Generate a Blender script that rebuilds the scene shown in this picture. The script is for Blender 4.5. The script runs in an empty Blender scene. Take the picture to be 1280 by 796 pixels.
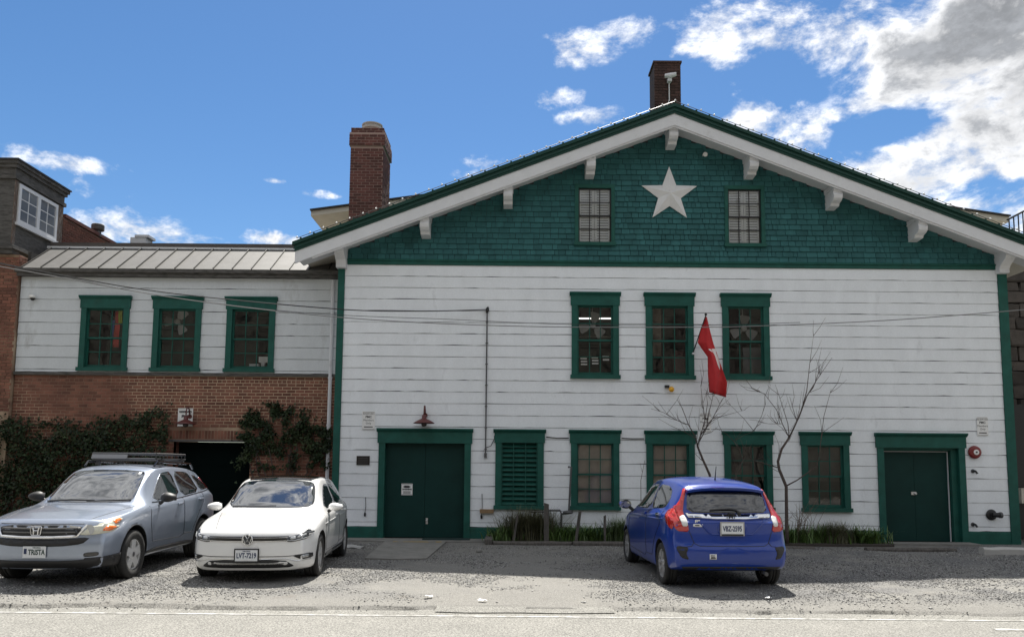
import bpy, bmesh, math, random
import numpy as np
from mathutils import Vector, Matrix, noise as mnoise
from mathutils.bvhtree import BVHTree
from mathutils.geometry import delaunay_2d_cdt

random.seed(7)
rng = np.random.default_rng(7)
SC = bpy.context.scene
COL = SC.collection
R = math.radians

# ------------------------------------------------------------------ camera, sky, sun, exposure
CAM_POS = Vector((0.0, -17.8, 1.67))
PITCH = math.atan((583 - 490) / 960.0)
ROLL = 0.0085
cd = bpy.data.cameras.new('camera')
cd.sensor_width = 36.0
cd.lens = 27.0
cd.shift_y = (490 - 398) / 1280.0
cd.clip_start = 0.05
cd.clip_end = 3000
cam = bpy.data.objects.new('camera', cd)
COL.objects.link(cam)
cam.matrix_world = Matrix.Translation(CAM_POS) @ Matrix.Rotation(math.pi / 2 + PITCH, 4, 'X') @ Matrix.Rotation(ROLL, 4, 'Z')
SC.camera = cam

SUN_ELEV = R(60.0)
SUN_AZ = R(3.0)            # the sun stands behind the building, a touch to the right of +Y
sun_dir = Vector((math.sin(SUN_AZ) * math.cos(SUN_ELEV), math.cos(SUN_AZ) * math.cos(SUN_ELEV), math.sin(SUN_ELEV)))
ld = bpy.data.lights.new('sun', 'SUN')
ld.energy = 5.0
ld.angle = R(0.55)
ld.color = (1.0, 0.955, 0.88)
sun = bpy.data.objects.new('sun', ld)
COL.objects.link(sun)
sun.rotation_euler = (-sun_dir).to_track_quat('-Z', 'Y').to_euler()

SC.view_settings.view_transform = 'Standard'
SC.view_settings.look = 'None'
SC.view_settings.gamma = 1.0
SC.view_settings.exposure = 1.02
SC.render.engine = 'CYCLES'
SC.cycles.use_denoising = True
SC.cycles.max_bounces = 5
SC.cycles.transparent_max_bounces = 12
SC.cycles.sample_clamp_indirect = 6.0
SC.cycles.caustics_reflective = False
SC.cycles.caustics_refractive = False


def P(px, py, Y=0.0, Z=None):
    """the point of the place on the vertical plane y = Y (or the level z = Z) that a survey mark of the photograph stands for"""
    x = (px - 640) / 960.0
    y = -(py - 490) / 960.0
    xr = x * math.cos(ROLL) - y * math.sin(ROLL)
    yr = x * math.sin(ROLL) + y * math.cos(ROLL)
    d = Vector((xr, math.cos(PITCH) - yr * math.sin(PITCH), math.sin(PITCH) + yr * math.cos(PITCH)))
    t = (Y - CAM_POS.y) / d.y if Z is None else (Z - CAM_POS.z) / d.z
    return CAM_POS + d * t


def build_world():
    w = bpy.data.worlds.new('World')
    SC.world = w
    w.use_nodes = True
    nt = w.node_tree
    N, Lk = nt.nodes, nt.links
    N.clear()
    out = N.new('ShaderNodeOutputWorld')
    bg = N.new('ShaderNodeBackground')
    bg.inputs['Strength'].default_value = 0.061
    sky = N.new('ShaderNodeTexSky')
    sky.sky_type = 'NISHITA'
    sky.sun_disc = False
    sky.sun_elevation = SUN_ELEV
    sky.sun_rotation = SUN_AZ
    sky.altitude = 300
    sky.air_density = 1.0
    sky.dust_density = 0.2
    sky.ozone_density = 3.0
    tc = N.new('ShaderNodeTexCoord')
    D = tc.outputs['Generated']

    def math_(op, a, b=None, c=None, clamp=False):
        n = N.new('ShaderNodeMath')
        n.operation = op
        n.use_clamp = clamp
        for i, q in enumerate((a, b, c)):
            if q is None:
                continue
            if isinstance(q, (int, float)):
                n.inputs[i].default_value = q
            else:
                Lk.new(q, n.inputs[i])
        return n.outputs[0]

    def vmath(op, a, b):
        n = N.new('ShaderNodeVectorMath')
        n.operation = op
        for i, q in enumerate((a, b)):
            if isinstance(q, (tuple, list)):
                n.inputs[i].default_value = q
            else:
                Lk.new(q, n.inputs[i])
        return n

    def mrange(v, a, b, c, d, smooth=True):
        n = N.new('ShaderNodeMapRange')
        n.interpolation_type = 'SMOOTHSTEP' if smooth else 'LINEAR'
        Lk.new(v, n.inputs[0])
        for i, q in enumerate((a, b, c, d)):
            n.inputs[i + 1].default_value = q
        return n.outputs[0]

    def fbm(vec, scale, detail, rough, dist=0.0):
        n = N.new('ShaderNodeTexNoise')
        n.inputs['Scale'].default_value = scale
        n.inputs['Detail'].default_value = detail
        n.inputs['Roughness'].default_value = rough
        n.inputs['Distortion'].default_value = dist
        Lk.new(vec, n.inputs['Vector'])
        return n.outputs['Fac']

    sep = N.new('ShaderNodeSeparateXYZ')
    Lk.new(D, sep.inputs[0])
    # cumulus field on a flat layer overhead
    zz = math_('ADD', math_('MAXIMUM', sep.outputs[2], 0.0), 0.22)
    comb = N.new('ShaderNodeCombineXYZ')
    Lk.new(math_('DIVIDE', sep.outputs[0], zz), comb.inputs[0])
    Lk.new(math_('DIVIDE', sep.outputs[1], zz), comb.inputs[1])
    lay = comb.outputs[0]
    field = fbm(lay, 1.25, 4, 0.55, 0.0)
    back = math_('MAXIMUM', mrange(sep.outputs[1], 0.55, 0.2, 0.0, 1.0), mrange(sep.outputs[2], 0.56, 0.70, 0.0, 1.0))   # cumulus in the rest of the sky, coverage raised to fill the shaded facade
    gen = math_('MULTIPLY', mrange(field, 0.30, 0.50, 0.0, 0.85), back)
    # clouds seen over the building: where each one stands in the sky
    blobs = [(724, 62, 46, 17, .62), (800, 40, 55, 14, .5), (890, 60, 50, 34, .62), (915, 95, 24, 20, .42), (740, 146, 40, 12, .58), (692, 124, 50, 11, .5),
             (965, 150, 70, 34, .66), (1010, 165, 45, 34, .55), (925, 130, 40, 18, .45), (1040, 40, 110, 44, .68), (960, 10, 70, 20, .6), (1110, 90, 90, 70, .72),
             (1250, 60, 135, 120, 1.2), (1180, 215, 140, 48, .85), (1250, 170, 110, 80, 1.05), (1090, 200, 60, 30, .6), (1270, 270, 60, 30, .7),
             (180, 288, 70, 18, .92), (78, 204, 50, 11, .75), (110, 238, 48, 18, .56), (345, 300, 48, 9, .85), (240, 296, 50, 9, .7), (615, 206, 34, 12, .66), (345, 226, 12, 3, .5),
             (155, 272, 36, 14, .7), (620, 215, 60, 10, .45), (400, 243, 28, 5, .42)]
    pix = []
    tot = None
    for bx, by, rx, ry, am in blobs:
        c = (P(bx, by, 0) - CAM_POS).normalized()
        df = vmath('SUBTRACT', D, tuple(c)).outputs[0]
        sc = vmath('MULTIPLY', df, (960.0 / rx, 960.0 / rx, 960.0 / ry)).outputs[0]
        ln = N.new('ShaderNodeVectorMath')
        ln.operation = 'LENGTH'
        Lk.new(sc, ln.inputs[0])
        v = mrange(ln.outputs['Value'], 0.0, 2.0, am * .9, 0.0)
        tot = v if tot is None else math_('MAXIMUM', tot, v)
    for bx, by, rx, ry, am in [(1088, 168, 42, 20, .42), (1130, 150, 34, 16, .32), (1035, 112, 40, 18, .34), (975, 95, 28, 20, .3), (862, 105, 30, 26, .4), (1225, 238, 40, 10, .45), (1140, 12, 30, 16, .3)]:
        c = (P(bx, by, 0) - CAM_POS).normalized()
        sc = vmath('MULTIPLY', vmath('SUBTRACT', D, tuple(c)).outputs[0], (960.0 / rx, 960.0 / rx, 960.0 / ry)).outputs[0]
        ln = N.new('ShaderNodeVectorMath')
        ln.operation = 'LENGTH'
        Lk.new(sc, ln.inputs[0])
        tot = math_('SUBTRACT', tot, mrange(ln.outputs['Value'], 0.2, 1.7, am, 0.0))
    stretch = vmath('MULTIPLY', D, (1.0, 1.0, 1.7)).outputs[0]
    puff = fbm(stretch, 8.0, 9, 0.64, 0.4)
    fine = fbm(stretch, 26.0, 7, 0.62, 0.0)
    shape = math_('ADD', math_('MULTIPLY', math_('SUBTRACT', puff, 0.5), 2.5), math_('MULTIPLY', math_('SUBTRACT', fine, 0.5), 1.2))
    dens = math_('ADD', math_('MAXIMUM', tot, gen), math_('MULTIPLY', shape, mrange(math_('MAXIMUM', tot, gen), 0.0, 0.30, 0.0, 0.92)))
    mask = mrange(dens, 0.27, 0.85, 0.0, 1.0)
    core = mrange(math_('ADD', dens, math_('MULTIPLY', math_('SUBTRACT', fbm(stretch, 5.0, 6, 0.6), 0.5), 0.9)), 0.72, 1.22, 0.0, 1.0)
    ramp = N.new('ShaderNodeMixRGB')
    ramp.inputs[1].default_value = (10.2, 10.3, 10.5, 1)
    ramp.inputs[2].default_value = (3.4, 3.55, 3.8, 1)
    Lk.new(core, ramp.inputs[0])
    soft = math_('MULTIPLY', mrange(fine, 0.35, 0.65, 0.72, 1.08), mrange(puff, 0.40, 0.62, 0.86, 1.05))
    rsh = N.new('ShaderNodeMixRGB')
    rsh.blend_type = 'MULTIPLY'
    rsh.inputs[0].default_value = 1.0
    Lk.new(ramp.outputs[0], rsh.inputs[1])
    Lk.new(soft, rsh.inputs[2])
    hs = N.new('ShaderNodeHueSaturation')
    hs.inputs['Saturation'].default_value = 1.2
    hs.inputs['Value'].default_value = 1.0
    Lk.new(sky.outputs[0], hs.inputs['Color'])
    mix = N.new('ShaderNodeMixRGB')
    Lk.new(mask, mix.inputs[0])
    Lk.new(hs.outputs[0], mix.inputs[1])
    Lk.new(rsh.outputs[0], mix.inputs[2])
    Lk.new(mix.outputs[0], bg.inputs['Color'])
    Lk.new(bg.outputs[0], out.inputs['Surface'])
    w.cycles.sampling_method = 'MANUAL'
    w.cycles.sample_map_resolution = 384


build_world()

# ------------------------------------------------------------------ materials
MATS = {}


def _mix(nt, fac, a, b, mode='MIX'):
    n = nt.nodes.new('ShaderNodeMixRGB')
    n.blend_type = mode
    for i, q in ((0, fac), (1, a), (2, b)):
        if isinstance(q, (int, float)):
            n.inputs[i].default_value = q
        elif isinstance(q, (tuple, list)):
            n.inputs[i].default_value = (*q[:3], 1)
        else:
            nt.links.new(q, n.inputs[i])
    return n.outputs[0]


def _noise(nt, vec, scale, detail=4, rough=0.55):
    n = nt.nodes.new('ShaderNodeTexNoise')
    n.inputs['Scale'].default_value = scale
    n.inputs['Detail'].default_value = detail
    n.inputs['Roughness'].default_value = rough
    nt.links.new(vec, n.inputs['Vector'])
    return n.outputs['Fac']


def _ramp(nt, fac, a, b, lo=0.0, hi=1.0):
    n = nt.nodes.new('ShaderNodeMapRange')
    nt.links.new(fac, n.inputs[0])
    for i, q in enumerate((a, b, lo, hi)):
        n.inputs[i + 1].default_value = q
    return n.outputs[0]


def mat(name, color, rough=0.6, var=0.0, vscale=3.0, stretch=(1, 1, 1), color2=None, lo=0.4, hi=0.65, bump=0.0, bscale=40.0, metallic=0.0,
        coat=0.0, island=0.0, spec=0.5, emit=None, fine=0.0, fscale=120.0, frange=(.25, .75), ior=1.5, dirt=None, dscale=1.5, dlo=.55, dhi=.75):
    if name in MATS:
        return MATS[name]
    m = bpy.data.materials.new(name)
    MATS[name] = m
    m.use_nodes = True
    nt = m.node_tree
    b = nt.nodes['Principled BSDF']
    b.inputs['Roughness'].default_value = rough
    b.inputs['Metallic'].default_value = metallic
    b.inputs['Specular IOR Level'].default_value = spec
    b.inputs['IOR'].default_value = ior
    b.inputs['Coat Weight'].default_value = coat
    b.inputs['Coat Roughness'].default_value = 0.03
    geo = nt.nodes.new('ShaderNodeNewGeometry')
    mp = nt.nodes.new('ShaderNodeMapping')
    mp.inputs['Scale'].default_value = stretch
    nt.links.new(geo.outputs['Position'], mp.inputs['Vector'])
    vec = mp.outputs[0]
    col = None
    if color2 is not None:
        col = _mix(nt, _ramp(nt, _noise(nt, vec, vscale, 6, .6), lo, hi), color, color2)
    if dirt is not None:
        col = _mix(nt, _ramp(nt, _noise(nt, vec, dscale, 9, .68), dlo, dhi), col if col is not None else color, dirt)
    if var > 0:
        f = _ramp(nt, _noise(nt, vec, vscale * 1.7 + .3, 5, .6), .25, .75, 1 - var, 1 + var)
        col = _mix(nt, 1.0, col if col is not None else color, f, 'MULTIPLY')
    if fine > 0:
        f = _ramp(nt, _noise(nt, geo.outputs['Position'], fscale, 3, .7), frange[0], frange[1], 1 - fine, 1 + fine)
        col = _mix(nt, 1.0, col if col is not None else color, f, 'MULTIPLY')
    if island > 0:
        oi = nt.nodes.new('ShaderNodeObjectInfo')
        a = nt.nodes.new('ShaderNodeMath'); a.operation = 'ADD'
        nt.links.new(geo.outputs['Random Per Island'], a.inputs[0])
        nt.links.new(oi.outputs['Random'], a.inputs[1])
        fr = nt.nodes.new('ShaderNodeMath'); fr.operation = 'FRACT'
        nt.links.new(a.outputs[0], fr.inputs[0])
        f = _ramp(nt, fr.outputs[0], 0, 1, 1 - island, 1 + island)
        col = _mix(nt, 1.0, col if col is not None else color, f, 'MULTIPLY')
    if col is None:
        b.inputs['Base Color'].default_value = (*color, 1)
    else:
        nt.links.new(col, b.inputs['Base Color'])
    if bump > 0:
        bn = nt.nodes.new('ShaderNodeBump')
        bn.inputs['Strength'].default_value = bump
        bn.inputs['Distance'].default_value = 0.02
        nt.links.new(_noise(nt, vec, bscale, 5, .6), bn.inputs['Height'])
        nt.links.new(bn.outputs[0], b.inputs['Normal'])
    if emit:
        b.inputs['Emission Color'].default_value = (*emit[0], 1)
        b.inputs['Emission Strength'].default_value = emit[1]
    return m


def glass(name, tint=(.97, .975, .975), refl=1.0):
    if name in MATS:
        return MATS[name]
    m = bpy.data.materials.new(name)
    MATS[name] = m
    m.use_nodes = True
    nt = m.node_tree
    nt.nodes.clear()
    out = nt.nodes.new('ShaderNodeOutputMaterial')
    tr = nt.nodes.new('ShaderNodeBsdfTransparent')
    tr.inputs[0].default_value = (*tint, 1)
    gl = nt.nodes.new('ShaderNodeBsdfGlossy')
    gl.inputs['Roughness'].default_value = 0.015
    gl.inputs['Color'].default_value = (refl, refl, refl, 1)
    fr = nt.nodes.new('ShaderNodeFresnel')
    fr.inputs['IOR'].default_value = 1.42
    geo = nt.nodes.new('ShaderNodeNewGeometry')
    bn = nt.nodes.new('ShaderNodeBump')
    bn.inputs['Strength'].default_value = 0.06
    bn.inputs['Distance'].default_value = 0.02
    nt.links.new(_noise(nt, geo.outputs['Position'], 3.0, 2), bn.inputs['Height'])
    nt.links.new(bn.outputs[0], gl.inputs['Normal'])
    mx = nt.nodes.new('ShaderNodeMixShader')
    nt.links.new(fr.outputs[0], mx.inputs[0])
    nt.links.new(tr.outputs[0], mx.inputs[1])
    nt.links.new(gl.outputs[0], mx.inputs[2])
    nt.links.new(mx.outputs[0], out.inputs[0])
    return m


M = dict(
    board=mat('white_board_paint', (.79, .82, .85), .55, var=.06, vscale=1.2, stretch=(1, 1, .35), bump=.10, bscale=26, fine=.05, fscale=30, dirt=(.40, .41, .43), dscale=2.3, dlo=.60, dhi=.92),
    board_old=mat('old_white_board_paint', (.60, .63, .65), .6, var=.08, vscale=1.0, stretch=(1, 1, .4), bump=.12, bscale=26, fine=.06, fscale=30, dirt=(.30, .30, .29), dscale=2.0, dlo=.58, dhi=.86),
    gap=mat('dark_gap', (.035, .035, .04), .9),
    trim=mat('white_trim', (.66, .67, .69), .5, var=.05, vscale=2, dirt=(.45, .45, .44), dscale=4, dlo=.6, dhi=.9),
    green=mat('green_trim_paint', (.013, .086, .068), .5, spec=.25, var=.22, vscale=2.2, bump=.05, bscale=30, dirt=(.02, .075, .06), dscale=3, fine=.05),
    green_door=mat('dark_green_door_paint', (.005, .034, .030), .55, spec=.2, var=.15, vscale=1.5, bump=.05, bscale=15),
    shingle=mat('green_shingle_stain', (.034, .122, .126), .8, spec=.25, var=.22, vscale=1.4, stretch=(1, 1, .6), bump=.25, bscale=60, island=.16, fine=.12, fscale=60),
    roof=mat('green_roof_metal', (.008, .045, .034), .5, spec=.3, var=.1, vscale=2),
    soffit=mat('beige_soffit', (.52, .49, .42), .7, var=.1, vscale=2),
    brick=mat('red_brick', (.20, .085, .055), .85, var=.25, vscale=1.2, color2=(.15, .058, .04), bump=.3, bscale=70, island=.30, fine=.12, fscale=90),
    brick_dark=mat('dark_chimney_brick', (.105, .036, .030), .85, var=.2, vscale=2, bump=.3, bscale=70, island=.35, fine=.12, fscale=90),
    brick_soot=mat('sooty_chimney_brick', (.060, .030, .024), .85, var=.2, vscale=2, bump=.3, bscale=70, island=.35, fine=.12, fscale=90),
    mortar=mat('tan_mortar', (.52, .40, .28), .95, color2=(.24, .15, .105), vscale=.5, lo=.44, hi=.56, fine=.15),
    mortar_dark=mat('brown_mortar', (.33, .23, .20), .95, fine=.15),
    metal_roof=mat('tan_standing_seam_metal', (.112, .110, .106), .6, var=.14, vscale=2.5, metallic=.25, dirt=(.09, .088, .082), dscale=1.6, dlo=.52, dhi=.8),
    seam=mat('dark_seam_metal', (.07, .068, .062), .5, metallic=.3),
    weather=mat('weathered_grey_wood', (.105, .10, .094), .85, color2=(.05, .047, .043), vscale=5, stretch=(1, 1, 4), bump=.3, bscale=40, fine=.2),
    weather_brown=mat('peeling_brown_wood', (.12, .085, .065), .85, color2=(.20, .18, .16), vscale=9, stretch=(3, 3, 1), lo=.5, hi=.6, bump=.3, bscale=40),
    dark=mat('near_black', (.008, .008, .009), .6),
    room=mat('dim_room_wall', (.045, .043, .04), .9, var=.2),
    blind=mat('tan_paper_blind', (.48, .40, .34), .9, var=.12, vscale=2.5),
    white=mat('clean_white', (.78, .78, .77), .5),
    shutter=mat('white_shutter_paint', (.86, .88, .90), .5),
    black=mat('black_paint', (.012, .012, .013), .45),
    iron=mat('grey_galvanised_pipe', (.10, .10, .105), .5, metallic=.5, var=.2),
    rust=mat('dull_red_enamel', (.10, .022, .02), .45, var=.2, vscale=8),
    red_flag=mat('red_flag_cloth', (.48, .018, .022), .75, var=.06, vscale=5),
    concrete=mat('old_concrete', (.20, .195, .18), .9, var=.2, vscale=2.2, bump=.3, bscale=60, fine=.18, dirt=(.11, .10, .09), dscale=3),
    wood=mat('grey_post_timber', (.11, .10, .09), .9, color2=(.055, .05, .045), vscale=10, stretch=(3, 3, .4), bump=.3, bscale=50),
    bark=mat('grey_brown_bark', (.085, .065, .058), .9, var=.25, vscale=9, bump=.4, bscale=80),
    leaf=mat('ivy_leaf', (.018, .032, .012), .55, color2=(.045, .055, .020), lo=.5, hi=.75, island=.65, var=.3, vscale=2.2, spec=.25),
    grass=mat('strap_leaf_green', (.085, .15, .035), .5, island=.5),
    drygrass=mat('brown_green_grass', (.11, .11, .06), .6, island=.5),
    stone=mat('rubble_stone', (.062, .053, .046), .9, island=.4, var=.25, vscale=3, bump=.5, bscale=20, fine=.15),  # stone darkened: the shadow beyond the corner is put into its colour
    glass=glass('window_glass'),
    steel=mat('brushed_steel', (.55, .55, .56), .3, metallic=.9),
    chrome=mat('chrome', (.75, .75, .76), .1, metallic=1.0),
    line=mat('plain_black_print', (.015, .015, .018), .7),
    amber=mat('amber_lens', (.75, .38, .02), .3),
)

# ------------------------------------------------------------------ mesh and object helpers
class MB:
    def __init__(s):
        s.v = []; s.f = []

    def add(s, vs, fs):
        n = len(s.v)
        s.v += [tuple(q) for q in vs]
        s.f += [tuple(n + i for i in q) for q in fs]
        return s

    def box(s, x0, x1, y0, y1, z0, z1):
        vs = [(x, y, z) for z in (z0, z1) for y in (y0, y1) for x in (x0, x1)]
        return s.add(vs, [(0, 2, 3, 1), (4, 5, 7, 6), (0, 1, 5, 4), (2, 6, 7, 3), (0, 4, 6, 2), (1, 3, 7, 5)])

    def prism(s, poly, axis, a, b):
        """poly: 2D outline in the two other axes (in xyz order), swept along axis from a to b"""
        n = len(poly)
        def pt(p, t):
            q = list(p); q.insert('xyz'.index(axis), t); return q
        vs = [pt(p, a) for p in poly] + [pt(p, b) for p in poly]
        fs = [tuple(range(n)), tuple(range(2 * n - 1, n - 1, -1))]
        fs += [(i, n + i, n + (i + 1) % n, (i + 1) % n) for i in range(n)]
        return s.add(vs, fs)

    def tube(s, path, r, n=6, cap=True):
        path = [Vector(p) for p in path]
        rs = r if isinstance(r, (list, tuple)) else [r] * len(path)
        base = len(s.v)
        up = None
        for i, p in enumerate(path):
            t = (path[min(i + 1, len(path) - 1)] - path[max(i - 1, 0)]).normalized()
            if up is None:
                up = Vector((0, 0, 1)) if abs(t.z) < .9 else Vector((1, 0, 0))
            a = t.cross(up).normalized()
            b = a.cross(t).normalized()
            up = b
            for k in range(n):
                q = 2 * math.pi * k / n
                s.v.append(tuple(p + (a * math.cos(q) + b * math.sin(q)) * rs[i]))
        for i in range(len(path) - 1):
            for k in range(n):
                s.f.append((base + i * n + k, base + i * n + (k + 1) % n, base + (i + 1) * n + (k + 1) % n, base + (i + 1) * n + k))
        if cap:
            s.f.append(tuple(base + k for k in range(n - 1, -1, -1)))
            e = base + (len(path) - 1) * n
            s.f.append(tuple(e + k for k in range(n)))
        return s

    def lathe(s, prof, c, axis='z', n=24, close=False):
        """prof: list of (radius, height along axis)"""
        base = len(s.v)
        for r_, h in prof:
            for k in range(n):
                q = 2 * math.pi * k / n
                u, w = r_ * math.cos(q), r_ * math.sin(q)
                d = {'z': (u, w, h), 'y': (u, h, w), 'x': (h, u, w)}[axis]
                s.v.append((c[0] + d[0], c[1] + d[1], c[2] + d[2]))
        m = len(prof)
        for i in range(m - 1 if not close else m):
            for k in range(n):
                j = (i + 1) % m
                s.f.append((base + i * n + k, base + i * n + (k + 1) % n, base + j * n + (k + 1) % n, base + j * n + k))
        if not close:
            s.f.append(tuple(base + k for k in range(n - 1, -1, -1)))
            s.f.append(tuple(base + (m - 1) * n + k for k in range(n)))
        return s

    def mesh(s, name, m=None, smooth=False, fix=True):
        me = bpy.data.meshes.new(name)
        me.from_pydata(s.v, [], s.f)
        if fix:
            bm = bmesh.new(); bm.from_mesh(me)
            bmesh.ops.recalc_face_normals(bm, faces=bm.faces)
            bm.to_mesh(me); bm.free()
        if smooth:
            me.shade_smooth()
        if m is not None:
            me.materials.append(m)
        return me

    def build(s, name, m, parent=None, smooth=False, fix=True, **kw):
        return obj(name, s.mesh(name, m, smooth, fix), parent, **kw)


def obj(name, data, parent=None, loc=None, label=None, cat=None, group=None, kind=None):
    o = bpy.data.objects.new(name, data)
    COL.objects.link(o)
    if loc is not None:
        o.location = loc
    if parent is not None:
        o.parent = parent
        if parent.parent is None and not parent.get('_local'):
            o.matrix_parent_inverse = Matrix.Translation(-parent.location)
    tag(o, label, cat, group, kind)
    return o


def tag(o, label=None, cat=None, group=None, kind=None):
    for k, q in (('label', label), ('category', cat), ('group', group), ('kind', kind)):
        if q:
            o[k] = q
    return o


def thing(name, label, cat, loc, group=None):
    return obj(name, None, None, loc, label, cat, group)


def npmesh(name, V, F, m, smooth=False):
    me = bpy.data.meshes.new(name)
    V = np.asarray(V, dtype=np.float32); F = np.asarray(F, dtype=np.int32)
    k = F.shape[1]
    me.vertices.add(len(V)); me.vertices.foreach_set('co', V.ravel())
    me.loops.add(F.size); me.loops.foreach_set('vertex_index', F.ravel())
    me.polygons.add(len(F))
    me.polygons.foreach_set('loop_start', np.arange(0, F.size, k, dtype=np.int32))
    me.update(calc_edges=True)
    me.validate()
    if smooth:
        me.shade_smooth()
    me.materials.append(m)
    return me


def text_mesh(body, size, m, align='CENTER', bold=0.0, spacing=1.0, sx=1.0):
    cu = bpy.data.curves.new('lettering', 'FONT')
    cu.body = body
    cu.size = size
    cu.align_x = align
    cu.align_y = 'CENTER'
    cu.extrude = 0.0012
    cu.offset = bold
    cu.space_character = spacing
    cu.resolution_u = 3
    t = bpy.data.objects.new('lettering', cu)
    COL.objects.link(t)
    dg = bpy.context.evaluated_depsgraph_get()
    me = bpy.data.meshes.new_from_object(t.evaluated_get(dg))
    bpy.data.objects.remove(t)
    me.transform(Matrix.Diagonal((sx, 1, 1, 1)))
    me.materials.clear()
    me.materials.append(m)
    return me


def wall_text(name, body, size, m, x, y, z, parent, **kw):
    """lettering that faces -Y"""
    me = text_mesh(body, size, m, **kw)
    me.transform(Matrix.Translation((x, y, z)) @ Matrix.Rotation(math.pi / 2, 4, 'X'))
    return obj(name, me, parent)


def spans(x0, x1, z0, z1, openings):
    """free x intervals of a course between x0 and x1, openings = (xa, xb, za, zb)"""
    cuts = sorted((a, b) for a, b, c, d in openings if d > z0 + .004 and c < z1 - .004)
    res, cur = [], x0
    for a, b in cuts:
        if a > cur:
            res.append((cur, min(a, x1)))
        cur = max(cur, b)
    if cur < x1:
        res.append((cur, x1))
    return [(a, b) for a, b in res if b - a > .02]


# ------------------------------------------------------------------ ground
def ground_z(x, y):
    base = 0.0
    if y < -7.2:
        base -= .05 * min(1.0, (-7.2 - y) / 1.2)
    b = .022 * mnoise.noise((x * .55, y * .9, 1.3)) + .016 * mnoise.noise((x * 1.7, y * 2.2, 4.1))
    w = max(0.0, min(1.0, (-.6 - y) / 1.0)) * max(0.0, min(1.0, (y + 8.9) / .6))
    return base + b * w


def gravel_near_road(x):
    return -8.28 + .16 * mnoise.noise((x * .6, 7.7, 0)) + .08 * mnoise.noise((x * 2.3, 1.7, 0))


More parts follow.
